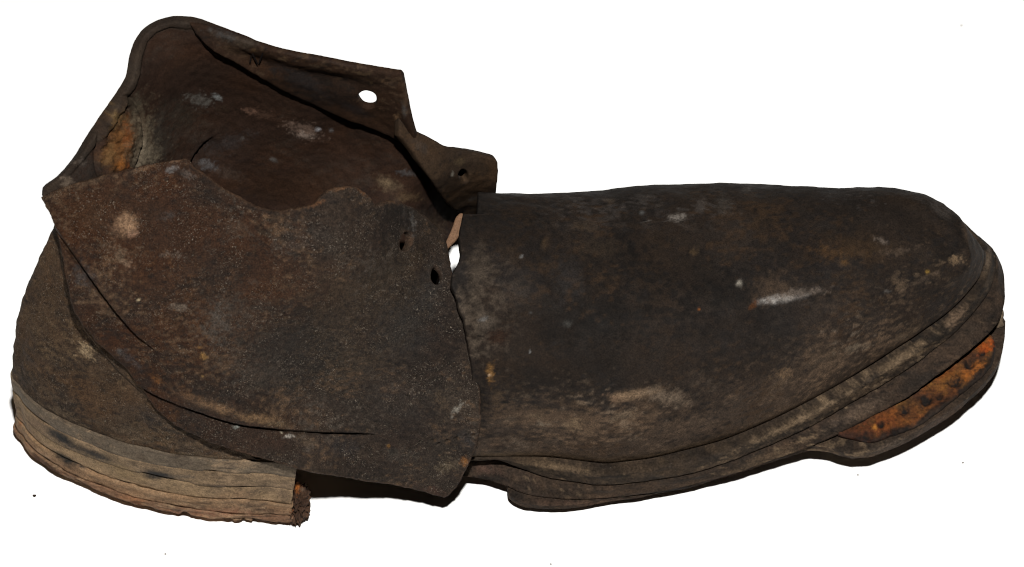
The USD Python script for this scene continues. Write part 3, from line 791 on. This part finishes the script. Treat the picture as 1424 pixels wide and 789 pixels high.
lin_blobs = [
    (120, 240, 40, 40, -45, (50, 44, 39), .7, .5), (92, 256, 9, 12, 0, (112, 98, 84), .6, .9), (101, 224, 8, 5, 0, (110, 98, 86), .5, .9), (112, 227, 12, 6, 0, (92, 82, 74), .5, .9),
    (188, 190, 34, 62, 8, (108, 96, 78), .7, .7), (205, 215, 26, 34, 10, (122, 110, 92), .75, .8), (190, 145, 22, 16, 30, (76, 68, 56), .7, .7), (225, 190, 26, 50, 0, (58, 53, 47), .6, .7),
    (161, 198, 26, 56, 10, (116, 78, 44), 1, .3), (172, 185, 7, 26, 8, (140, 80, 42), .7, .7), (163, 228, 8, 12, 20, (148, 92, 42), .7, .6), (148, 215, 10, 34, 5, (112, 84, 52), .7, .7), (160, 165, 13, 18, 20, (110, 88, 58), .7, .8), (172, 232, 5, 14, 10, (150, 84, 40), .6, .7), (152, 190, 3, 22, 8, (60, 40, 24), .6, .6), (180, 198, 3, 14, 10, (70, 44, 24), .6, .7),
    (300, 134, 12, 5, 28, (134, 136, 134), .85, .6), (276, 140, 22, 12, 20, (96, 92, 86), .7, .8), (255, 160, 40, 28, 20, (58, 52, 44), .55, .6), (310, 150, 14, 8, 0, (64, 52, 40), .5, .7),
    (352, 155, 14, 6, 0, (104, 78, 64), .75, .9), (366, 162, 12, 8, -10, (88, 66, 54), .6, .9), (420, 180, 28, 12, 15, (112, 92, 80), .8, .8), (424, 188, 20, 5, 8, (146, 128, 116), .75, .8), (442, 180, 5, 4, 0, (140, 138, 140), .8, .5), (461, 182, 5, 4, 0, (118, 116, 116), .7, .5),
    (337, 193, 4, 4, 0, (104, 98, 92), .7, .4), (380, 222, 8, 4, 30, (100, 96, 92), .6, .6), (292, 232, 14, 9, 30, (94, 92, 92), .6, .9), (320, 242, 26, 10, 15, (74, 62, 54), .5, .8), (315, 200, 40, 16, -20, (58, 52, 50), .5, .8),
    (380, 260, 90, 30, 10, (54, 36, 24), .6, .4), (450, 250, 60, 24, 0, (52, 35, 24), .6, .4),
    (540, 256, 26, 14, 20, (96, 80, 62), .7, .6), (538, 254, 11, 6, 20, (128, 108, 84), .7, .5), (570, 240, 20, 6, 0, (84, 82, 82), .5, .9), (566, 275, 30, 10, -5, (94, 76, 56), .65, .6), (600, 315, 24, 20, 0, (70, 58, 46), .6, .7), (612, 322, 10, 14, 0, (92, 76, 60), .5, .8), (575, 300, 30, 18, 0, (58, 50, 44), .6, .5)]
c = grime(c, V, (70, 60, 52), -.05, .6, 60, (600, 800, 800), 231, soft=2.0)
c = grime(c, V, (30, 23, 20), .02, .6, 50, (500, 700, 700), 233, soft=2.0)
c = stain(c, V, px, py, lin_blobs, 31, 1.5)
say(put('lining', V, F, M_IN, SHOE, c), label='dark inner side of the collar with a rusty swelling near the back')

# ================================================================== collar flap: the far top edge, folded over, one lace hole
FLAP = np.vstack([spline([(262, 33), (290, 39), (320, 50), (350, 61), (390, 73), (430, 81), (480, 91), (520, 98), (552, 103)], 5), [(557, 103.5), (559.5, 107)],
                  spline([(561, 118), (565, 145), (569, 168), (572, 180), (579, 200)], 4),
                  spline([(568, 203), (545, 191), (520, 180), (495, 171), (470, 161), (440, 147), (410, 133), (380, 118), (345, 99), (310, 80), (288, 66), (272, 50)], 4)])
FD = [(262, 33, 118), (300, 42, 116), (350, 61, 114), (430, 81, 111), (520, 98, 107), (557, 104, 105), (572, 180, 86), (545, 191, 76), (495, 171, 81), (440, 147, 86.5), (380, 118, 95.5), (310, 80, 108), (280, 60, 113), (400, 105, 104.5), (480, 130, 96.5), (520, 140, 93)]
HOLE1 = spline([(498, 137), (502, 132), (511, 130), (520, 133), (523, 140), (521, 148), (513, 150), (504, 147)], 4, True)
def flap_bulge(px, py):
    d, fr = line_dist(px, py, [(262, 33), (300, 43), (350, 60), (430, 82), (520, 98), (560, 105)])
    b = -1.8 * np.exp(-((np.abs(d) - 26) / 10) ** 2) * smoothstep(.1, .3, fr) * smoothstep(1.0, .7, fr)
    d2, _ = line_dist(px, py, [(300, 75), (345, 99), (410, 133), (470, 161), (520, 180), (570, 204)])
    return b + .8 * np.exp(-(np.abs(d2) / 9) ** 2)
V, F, px, py, ed_, front = sheet(FLAP, FD, 1.9, 1.9, .35, [HOLE1], flap_bulge, seed=5)
c = mottled(V, [((54, 38, 28), 1.0), ((40, 30, 24), .9), ((60, 40, 26), .7)], 90, 111, 1.9)
flap_blobs = [(330, 60, 40, 14, 18, (74, 64, 54), .55, .7), (310, 50, 26, 6, 20, (74, 72, 70), .6, .7), (353, 70, 8, 4, 0, (104, 80, 54), .6, .6), (392, 84, 8, 4, 0, (108, 88, 66), .6, .7), (437, 92, 10, 4, 10, (92, 76, 60), .5, .8), (500, 102, 14, 4, 10, (104, 84, 62), .6, .8), (516, 117, 4, 3, 0, (104, 84, 60), .6, .5), (533, 113, 4, 3, 0, (96, 74, 52), .6, .5), (470, 115, 8, 4, 0, (88, 68, 50), .5, .8),
    (552, 164, 6, 7, 0, (116, 90, 66), .7, .7), (562, 155, 4, 16, -8, (88, 84, 80), .6, .5), (480, 106, 60, 10, 10, (60, 42, 28), .5, .5), (420, 115, 80, 12, 25, (48, 43, 42), .6, .4), (330, 76, 34, 8, 28, (82, 64, 48), .5, .8), (500, 155, 40, 8, 22, (46, 42, 42), .5, .4), (420, 98, 40, 7, 18, (66, 44, 28), .5, .6)]
c = grime(c, V, (84, 66, 50), .0, .7, 60, (600, 800, 800), 235)
c = grime(c, V, (30, 25, 22), .08, .7, 50, (500, 700, 700), 237)
c = stain(c, V, px, py, flap_blobs, 41)
flap_prim = put('collar_flap', V, F, M_IN, SHOE, c)
say(flap_prim, label='folded far collar edge with one open lace hole')
# the faint letter N inked on the flap
rbf = RBFInterpolator(np.asarray(FD, float)[:, :2] / 100, np.asarray(FD, float)[:, 2], kernel='thin_plate_spline', smoothing=.05)
from scipy.spatial import cKDTree
vis = front
tree = cKDTree(np.c_[px[vis], py[vis]])
fv = V[vis]
fn_all = normals(V, F)[vis]
IV, IF = [], []
for a, b in (((347.5, 88), (349.5, 77)), ((351, 74.5), (358.5, 90)), ((360, 88), (365.5, 74))):
    k = 9
    t = np.linspace(0, 1, k)[:, None]
    mid = np.array(a) * (1 - t) + np.array(b) * t
    dirn = (np.array(b) - np.array(a)); dirn /= np.linalg.norm(dirn); nr = np.array([-dirn[1], dirn[0]])
    for s in (-1, 1):
        pp = mid + nr * s * 1.05
        dd, ix = tree.query(pp, k=3)
        w = 1 / (dd + .2); w /= w.sum(1, keepdims=True)
        pos = (fv[ix] * w[..., None]).sum(1) + (fn_all[ix] * w[..., None]).sum(1) * .0003
        # keep the stroke where it should stand
        IV.append(pos * 0 + at(pp[:, 0], pp[:, 1], pos[:, 2]))
    base = sum(len(x) for x in IV[:-2])
    for i in range(k - 1):
        p0, p1, p2, p3 = base + i, base + i + 1, base + k + i, base + k + i + 1
        IF += [(p0, p1, p2), (p1, p3, p2)]
IV = np.vstack(IV); IF = np.array(IF)
up_n = normals(IV, IF)
if (up_n @ -FWD).mean() < 0: IF = IF[:, ::-1]
say(put('ink_letter', IV, IF, M_IN, str(flap_prim.GetPath()), np.tile(alb((27, 22, 21)), (len(IV), 1))), label='faint dark letter N')

# ================================================================== eyelet tab: the far facing below the flap, one lace hole
TAB = np.vstack([spline([(556, 165), (572, 178), (600, 192), (620, 203), (640, 207), (662, 213), (684, 219.5)], 5), [(690, 222), (693, 228)],
                 spline([(693.5, 240), (692, 255), (690, 272), (688, 288)], 4), [(672, 306), (656, 314), (647, 309), (641, 299)],
                 spline([(632, 294), (622, 285), (612, 272), (602, 256), (592, 240), (582, 224), (572, 208), (555, 190)], 4)])
TD = [(556, 165, 88), (600, 192, 78), (640, 207, 72), (690, 221, 66), (692, 255, 57), (685, 285, 43), (660, 312, 29), (641, 299, 35), (622, 285, 53), (602, 256, 68), (582, 224, 77), (560, 192, 83), (645, 245, 64)]
HOLE2 = spline([(638, 243), (641, 238), (645, 236.5), (650, 241), (651, 249), (647, 254), (641, 251)], 4, True)
V, F, px, py, ed_, front = sheet(TAB, TD, 2.6, 1.9, .4, [HOLE2], None, seed=8)
c = mottled(V, [((64, 51, 39), 1.0), ((48, 38, 30), .9), ((68, 50, 34), .5)], 110, 121, 1.9, 1.4)
c = grime(c, V, (34, 28, 24), .08, .7, 80, (700, 900, 900), 239)
c = stain(c, V, px, py, [(629, 242, 3, 5, 0, (140, 134, 122), .8, .5), (638, 225, 12, 6, 0, (84, 70, 50), .5, .7), (645, 272, 14, 7, -10, (98, 78, 60), .5, .8), (657, 277, 9, 4, -20, (82, 80, 78), .5, .6), (585, 205, 12, 20, -40, (70, 62, 56), .5, .6), (652, 247, 8, 12, 0, (84, 66, 50), .5, .6), (672, 235, 14, 12, 0, (54, 46, 38), .5, .6)], 51)
say(put('eyelet_tab', V, F, M_IN, SHOE, c), label='small far tab with one lace hole')

# ================================================================== tongue remnant that shows as a pale sliver in the slit
TNG = spline([(641, 296), (646, 300), (645, 312), (640, 324), (636, 332), (631, 338), (626, 343), (620, 349), (616, 346), (620, 336), (628, 318), (634, 302)], 5, True)
V, F, px, py, ed_, front = sheet(TNG, [(641, 296, 60), (646, 305, 59), (640, 330, 57), (634, 340, 56), (626, 347, 55), (628, 318, 58), (622, 340, 56)], 1.6, 1.8, .3, seed=9, round_px=2)
c = mottled(V, [((146, 112, 87), 1.0), ((122, 93, 72), .8)], 120, 131, 1.6)
say(put('tongue', V, F, M_IN, SHOE, c), label='pale tan sliver in the slit between the two halves of the upper')

# ================================================================== near quarter: the big torn side panel
Q_TOP = [(57, 274), (62, 270), (84, 262), (120, 251), (160, 240), (200, 230), (235, 223), (257, 219.5), (262, 222), (268, 231), (282, 241), (297, 252), (310, 262), (325, 269), (340, 279), (352, 285), (372, 291.5), (390, 293), (408, 289), (424, 287), (436, 284), (446, 273), (456, 264), (470, 260), (487, 259), (500, 262), (509, 268), (517, 277), (522, 287), (534, 281), (548, 279), (560, 283), (578, 290), (598, 305), (612, 322), (620, 342)]
Q_RIGHT = [(624, 356), (627, 371), (631, 386), (640, 402), (648, 425), (655, 450), (660, 480), (665, 515), (668, 550), (668.5, 590), (665, 612), (660, 630), (652, 648), (643, 665), (634, 680), (624, 690), (617, 694)]
Q_BOT = [(607, 691), (590, 686), (570, 682), (540, 675), (500, 668), (460, 661), (430, 656), (400, 648), (366, 639), (345, 634), (316, 626), (277, 610), (245, 595), (222, 578), (205, 556), (190, 533), (177, 514), (158, 499), (135, 479), (116, 456), (103, 436), (93, 400), (86, 360), (80, 330), (76, 313), (70, 298), (63, 285)]
QD = [(57, 274, 98), (160, 240, 103), (258, 220, 107), (300, 254, 105), (390, 293, 102), (490, 260, 104), (560, 283, 88), (598, 305, 76), (620, 345, 68), (627, 371, 68), (640, 402, 67), (655, 450, 60), (666, 520, 49), (669, 590, 37), (655, 642, 25), (618, 693, 13), (570, 682, 15), (500, 668, 21.5), (460, 661, 26), (430, 656, 31), (400, 648, 34.5), (366, 639, 37.5), (316, 626, 41), (277, 610, 43.5), (222, 578, 47), (177, 514, 59), (135, 479, 68.5), (103, 436, 79.5), (86, 360, 92.5), (72, 300, 97),
      (350, 450, 76), (500, 450, 69), (300, 350, 92), (450, 560, 43), (560, 580, 38), (200, 400, 86), (600, 480, 58), (480, 350, 90), (250, 500, 66)]
C1 = spline([(80, 322), (103, 355), (130, 392), (150, 418), (166, 437), (190, 463), (214, 486), (226, 496)], 5)
C2 = spline([(190, 533), (228, 553), (280, 572), (332, 588), (394, 598), (440, 601), (480, 601), (538, 605)], 5)
def q_bulge(px, py):
    d, fr = line_dist(px, py, C1)
    b = 2.3 * smoothstep(-1.2, 1.0, d) * np.exp(-np.abs(d) / 90) * smoothstep(1.0, .7, fr) - 1.6 * np.exp(-((d + 1.8) / 2.2) ** 2) * smoothstep(1.0, .8, fr)
    d, fr = line_dist(px, py, C2)
    tap = smoothstep(1.0, .85, fr)
    wobble = .5 + fbm(np.c_[px * .05, py * 0, py * 0], 4, 8)
    b += tap * (1.9 * smoothstep(-1.2, 1.0, d) * np.exp(-np.abs(d) / 60) - 1.6 * wobble * np.exp(-((d + 1.2) / 1.5) ** 2))
    df, ff = line_dist(px, py, [(215, 515), (262, 545), (310, 564), (360, 582), (410, 590)])
    b += 2.0 * np.exp(-((df - 3) / 11) ** 2) * smoothstep(0, .25, ff) * smoothstep(1, .75, ff)
    b += 2.4 * (fbm(np.c_[px * .012, py * .012, px * 0], 2, 4) - .5) * 2
    # small pits and a torn skin along the upper edge
    dt, _ = line_dist(px, py, [(340, 283), (390, 296), (430, 290), (460, 268), (490, 264), (515, 280)])
    b += .35 * (fbm(np.c_[px * .2, py * .2, px * 0], 3, 14) - .5) * np.exp(-np.abs(dt) / 10)
    # needle slots above the lower right corner
    for (x, y) in ((601, 612.5), (610, 618), (622, 613), (634, 609), (647, 605.5), (658, 604)):
        u, v = (px - x) * .93 - (py - y) * .34, (px - x) * .34 + (py - y) * .93
        b -= 1.3 * np.exp(-(u / 2.6) ** 2 - (v / 1.1) ** 2)
    return b
HOLE3 = spline([(556, 348), (553.5, 337), (556, 327), (562, 322.5), (568, 327), (567.5, 338), (562.5, 347.5)], 4, True)
HOLE4 = spline([(601, 388), (600, 380), (602, 374), (606, 372), (611, 378), (613, 388), (610, 394), (605, 393)], 4, True)
V, F, px, py, ed_, front = sheet(np.vstack([Q_TOP, Q_RIGHT, Q_BOT]), QD, 1.3, 1.75, 1.3, [HOLE3, HOLE4], q_bulge, seed=12, round_px=3.2)
c = mottled(V, [((54, 34, 21), 1.0), ((40, 29, 22), .9), ((62, 36, 19), .9), ((48, 40, 34), .4)], 75, 141, 2.2)
cold = smoothstep(200, 520, px + 260 * (fbm(V * 45, 4, 66) - .5) + .25 * (py - 430))[:, None]
c = c * (1 - cold * .75) + cold * .75 * mottled(V, [((46, 41, 36), 1.0), ((36, 33, 30), .9), ((58, 50, 42), .6)], 110, 67, 2.2)
c = grime(c, V, (74, 66, 58), -.02, .8 * smoothstep(240, 340, px), 50, (900, 900, 900), 221, soft=1.2)
c = grime(c, V, (92, 72, 54), -.04, .7, 60, (700, 900, 900), 223, soft=1.2)
c = grime(c, V, (30, 25, 22), .08, .7, 45, (500, 700, 700), 225, soft=1.2)
c = grime(c, V, (80, 54, 34), -.02, .6 * smoothstep(420, 200, px), 40, (900, 900, 900), 227, soft=1.2)
edge_m = (smoothstep(3.5, .5, ed_) * (.0 + .8 * fbm(V * 350, 4, 5)))[:, None].clip(0, .8)
c = c * (1 - edge_m) + alb((80, 58, 42)) * edge_m
GREY, DUST, TAN, RED = (44, 40, 36), (84, 77, 68), (112, 88, 64), (62, 38, 24)
q_blobs = [
    (170, 300, 100, 60, 20, (56, 38, 26), .5, .4), (250, 330, 90, 60, 0, (54, 36, 25), .5, .4), (120, 300, 50, 30, 30, (64, 45, 30), .5, .5), (400, 500, 120, 70, 0, GREY, .6, .6), (330, 430, 70, 40, 0, (66, 59, 52), .4, .9), (420, 330, 60, 25, -10, (62, 55, 49), .4, .9), (480, 330, 40, 40, 0, (54, 44, 36), .5, .6), (480, 420, 80, 60, 0, (62, 50, 38), .5, .8), (560, 450, 60, 60, 0, (44, 41, 38), .6, .5), (600, 400, 30, 50, 0, (46, 43, 40), .6, .5), (560, 560, 80, 50, 0, (48, 43, 39), .5, .6),
    (540, 390, 60, 60, 0, (58, 47, 36), .4, .8), (630, 560, 30, 40, 0, (62, 53, 44), .5, .7),
    (176, 313, 21, 21, 0, (132, 104, 80), 1, .35), (184, 325, 11, 9, 0, (134, 104, 84), .7, .5), (160, 320, 10, 14, 0, (92, 70, 54), .6, .8), (172, 350, 22, 14, 10, (98, 82, 66), .55, 1.0), (178, 368, 14, 7, 0, (112, 90, 72), .6, 1.0), (152, 342, 10, 14, 0, (84, 68, 54), .5, 1.0), (238, 355, 16, 7, 0, (92, 80, 70), .5, 1.0), (230, 300, 14, 8, 0, (66, 60, 56), .5, .9),
    (235, 236, 14, 6, -20, (104, 100, 98), .6, .9), (205, 234, 24, 4, -14, (104, 80, 60), .5, .9), (245, 222, 16, 3, -12, (110, 84, 64), .6, .7), (130, 255, 60, 7, -14, (88, 70, 54), .45, 1.0), (255, 240, 12, 6, 20, (88, 80, 74), .5, 1.0),
    (193, 415, 4, 2.5, -20, (168, 150, 120), .95, .3), (248, 428, 16, 7, 10, (104, 92, 80), .55, 1.0), (283, 495, 6, 6, 0, (130, 98, 56), .8, .8), (277, 483, 5, 3, 0, (140, 104, 60), .6, .7), (282, 522, 3, 2.5, 0, (150, 120, 76), .8, .4), (220, 526, 12, 6, 30, (104, 66, 32), .6, .7), (330, 318, 20, 12, 0, (72, 56, 44), .5, .9),
    (440, 284, 22, 4, -20, (96, 66, 44), .7, .7), (473, 262, 26, 4, -8, (100, 70, 46), .7, .7), (506, 268, 14, 5, 40, (100, 68, 44), .7, .7), (545, 281, 20, 4, 0, (86, 62, 42), .6, .8), (322, 268, 26, 4, 28, (84, 64, 48), .5, .9), (260, 545, 34, 9, 30, (92, 68, 48), .6, .6), (300, 560, 46, 11, 19, (106, 82, 60), .9, .4), (362, 580, 44, 10, 14, (104, 82, 60), .85, .4), (345, 578, 26, 9, 12, (108, 84, 60), .65, .8), (380, 588, 24, 6, 5, (90, 76, 58), .5, .9), (327, 593, 7, 3, 0, (120, 124, 118), .7, .7), (405, 607, 8, 4, 0, (158, 150, 140), .85, .8), (393, 602, 3, 2, 0, (160, 150, 130), .8, .5), (430, 615, 24, 8, 5, (86, 72, 58), .5, 1.0), (180, 498, 20, 8, 40, (62, 58, 58), .5, .8), (166, 487, 5, 6, 0, (92, 88, 84), .6, .6), (118, 385, 14, 22, -35, (64, 60, 58), .6, .8),
    (635, 567, 12, 5, -45, (128, 122, 112), .7, .8), (615, 558, 14, 16, 0, (78, 64, 50), .5, .8), (500, 562, 7, 3, 0, (130, 110, 84), .5, .8), (470, 622, 36, 20, 0, (44, 42, 42), .5, .6), (620, 650, 22, 14, -30, (92, 80, 64), .6, .7), (646, 644, 7, 8, 0, (128, 86, 48), .65, .7), (600, 685, 40, 10, 20, (64, 46, 38), .6, .5), (650, 610, 14, 20, 0, (48, 46, 46), .5, .6), (556, 632, 30, 14, 0, (60, 56, 50), .5, .8), (540, 619, 3, 3, 0, (140, 100, 50), .6, .5),
    (570, 312, 6, 16, 8, (92, 88, 84), .6, 1.0), (560, 300, 5, 12, 0, (64, 58, 54), .5, .8), (575, 365, 20, 20, 0, (60, 48, 36), .4, .9), (300, 455, 30, 30, 0, (78, 74, 68), .4, 1.0), (360, 520, 60, 30, 10, (70, 62, 54), .4, 1.0), (490, 500, 60, 40, 10, (66, 54, 42), .4, 1.0)]
c = stain(c, V, px, py, q_blobs, 61)
say(put('quarter', V, F, M_OUT, SHOE, c), label='large torn near side panel with two lace holes')

# ================================================================== insole, inside, and the waist between heel and forefoot
def flat_piece(name, outline, ztop, thick, mat, pal, seed, label=None):
    o_ = resample(spline(outline, 8, True), .0015, True)
    P = Polygon(o_)
    gx, gy = np.meshgrid(np.arange(o_[:, 0].min(), o_[:, 0].max(), .003), np.arange(o_[:, 1].min(), o_[:, 1].max(), .003))
    g = np.c_[gx.ravel(), gy.ravel()]; g = g[shapely.contains_xy(P.buffer(-.0015), g[:, 0], g[:, 1])]
    pts = np.vstack([o_, g]); tri = Delaunay(pts).simplices
    cen = pts[tri].mean(1); tri = tri[shapely.contains_xy(P, cen[:, 0], cen[:, 1])]
    zt = ztop(pts[:, 0]) + .0006 * (fbm(np.c_[pts * 120, pts[:, :1] * 0], 3, seed) - .5)
    top = np.c_[pts, zt]; bot = np.c_[pts, zt - thick]
    nb, N = len(o_), len(pts)
    i = np.arange(nb); j = (i + 1) % nb
    V = np.vstack([top, bot]); F = np.vstack([tri, tri[:, ::-1] + N, np.c_[i, j, i + N], np.c_[j, j + N, i + N]])
    px, py = proj(V)
    pr = put(name, V, F, mat, SHOE, mottled(V, pal, 120, seed), smooth=30 if False else False)
    if label: say(pr, label=label)
zin = lambda x: np.interp(x, [-.15, -.09, -.06, -.01, .05, .11], [.0335, .0330, .026, .0155, .0155, .021])
flat_piece('insole', [(-.141, -.034), (-.132, -.046), (-.113, -.054), (-.08, -.056), (-.05, -.054), (-.02, -.050), (.03, -.046), (.07, -.034), (.10, -.016), (.118, .006), (.10, .024), (.06, .031), (.02, .024), (-.02, .006), (-.06, -.006), (-.11, -.004), (-.138, -.014)], zin, .0016, M_IN, [((52, 38, 29), 1), ((38, 30, 25), 1)], 151)
zw_ = lambda x: np.interp(x, [-.15, -.068, -.05, -.015, .05], [.0312, .0310, .0225, .0125, .0125])
flat_piece('shank', [(-.085, -.056), (-.06, -.054), (-.03, -.050), (-.004, -.046), (-.002, -.02), (-.008, .006), (-.03, .004), (-.06, -.008), (-.085, -.010)], zw_, .0035, M_SOLE, [((44, 33, 26), 1), ((34, 27, 22), 1)], 153)

# ================================================================== rusted iron on the upper face of the hanging outsole, with nail holes
RP = spline([(1164, 599), (1188, 609), (1213, 613), (1242, 603), (1280, 588), (1318, 560), (1352, 534), (1374, 513), (1383, 494), (1384, 478), (1376, 466), (1355, 474), (1310, 508), (1262, 546), (1210, 572)], 5, True)
def z_on(px):
    return (Z3t(px) + .0016) * 1000
RPD = [(x, y, z_on(x)) for x, y in RP[::6]] + [(1290, 560, z_on(1290)), (1340, 515, z_on(1340)), (1230, 590, z_on(1230))]
NAILS = [(1204, 609, 10), (1257, 573, 8), (1288, 556, 10), (1328, 533, 10), (1348, 507, 8), (1244, 600, 6), (1225, 592, 5), (1307, 552, 5), (1366, 492, 5)]
def rust_bulge(px, py):
    b = 1.6 * (fbm(np.c_[px * .06, py * .06, px * 0], 5, 3) - .40)
    for x, y, r in NAILS:
        d = np.hypot((px - x) / r, (py - y) / (r * .8))
        b += -1.3 * smoothstep(1.15, .35, d + .5 * (fbm(np.c_[px * .2, py * .2, px * 0], 3, int(x)) - .5))
    return b
V, F, px, py, ed_, front = sheet(RP, RPD, 1.2, 1.6, 1.2, bulge=rust_bulge, seed=15, round_px=2)
c = mottled(V, [((134, 76, 30), 1.0), ((80, 47, 27), 1.0), ((116, 82, 42), .7), ((42, 31, 25), 1.0)], 200, 161, 3.0, 1.3)
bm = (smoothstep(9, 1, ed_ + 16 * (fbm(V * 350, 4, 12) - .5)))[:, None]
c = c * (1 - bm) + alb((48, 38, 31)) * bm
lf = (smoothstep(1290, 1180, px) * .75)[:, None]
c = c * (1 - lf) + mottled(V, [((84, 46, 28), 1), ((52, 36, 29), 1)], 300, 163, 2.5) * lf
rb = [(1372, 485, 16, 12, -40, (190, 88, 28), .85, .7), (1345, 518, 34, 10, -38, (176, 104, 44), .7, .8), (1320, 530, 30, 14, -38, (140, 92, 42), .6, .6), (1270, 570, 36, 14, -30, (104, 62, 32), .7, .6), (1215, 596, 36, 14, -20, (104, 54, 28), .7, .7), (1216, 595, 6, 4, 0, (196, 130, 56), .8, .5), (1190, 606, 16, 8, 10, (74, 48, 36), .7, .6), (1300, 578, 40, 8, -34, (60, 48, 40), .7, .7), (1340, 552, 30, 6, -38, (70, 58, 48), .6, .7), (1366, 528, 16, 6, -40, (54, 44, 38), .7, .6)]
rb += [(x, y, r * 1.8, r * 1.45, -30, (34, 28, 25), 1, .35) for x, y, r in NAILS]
rb += [(x, y, 17, 4, -38, (34, 28, 25), .9, .5) for x, y in ((1262, 594), (1288, 578), (1312, 560), (1338, 542), (1360, 522))] + [(1382, 492, 4, 22, 12, (36, 30, 26), .9, .4)]
c = stain(c, V, px, py, rb, 71)
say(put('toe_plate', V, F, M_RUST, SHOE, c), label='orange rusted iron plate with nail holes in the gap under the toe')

# pale scrap of leather between the layers at the very tip
SC = spline([(1388, 436), (1393, 428), (1396.5, 436), (1395, 447), (1397, 452), (1392, 456), (1384, 456)], 4, True)
V, F, px, py, ed_, front = sheet(SC, [(1388, 436, 20), (1396, 436, 20), (1392, 456, 17), (1384, 456, 17)], 3.0, 1.6, .4, seed=19, round_px=2)
c = mottled(V, [((116, 100, 82), 1.0), ((92, 78, 62), .8)], 300, 171, 1.4)
say(put('filler', V, F, M_SOLE, SHOE, c), label='pale scrap between the sole layers at the toe tip')

# ================================================================== crumbs on the white surface
CRUMBS = [(48, 690, 1.9, 'dark crumb of dirt below the left of the heel'), (230, 771, 1.1, 'tiny pale crumb below the heel near the picture bottom'), (1337, 36, 1.0, 'tiny speck of dirt far above the toe'), (1339, 644, 1.0, 'small crumb of dirt right of the hanging outsole'), (1193, 661, 1.0, 'small crumb of dirt just below the hanging outsole'), (766, 785, 1.0, 'tiny speck of dirt at the picture bottom below the sole')]
for k, (x, y, s, lab) in enumerate(CRUMBS):
    m_ = trimesh.creation.icosphere(2, 1.0)
    v = np.array(m_.vertices); r_ = 1 + .9 * (fbm(v * 1.7 + k * 5, 3, k) - .5)
    v = v * r_[:, None] * np.array([1.3, 1.0, .6]) * s / 4580
    g0 = at(x, y, 0.0); v += g0; v[:, 2] += .5 * s / 4580; v[:, 2] = np.maximum(v[:, 2], .0001)
    pr = put('crumb', v, np.array(m_.faces), M_CRUMB, '/World', mottled(v, [((70, 54, 42), 1), ((44, 36, 30), 1)] if k == 0 else [((176, 166, 156), 1), ((140, 128, 118), 1)], 900, k))
    say(pr, label=lab, category='crumb', group='crumbs of dirt on the white surface')
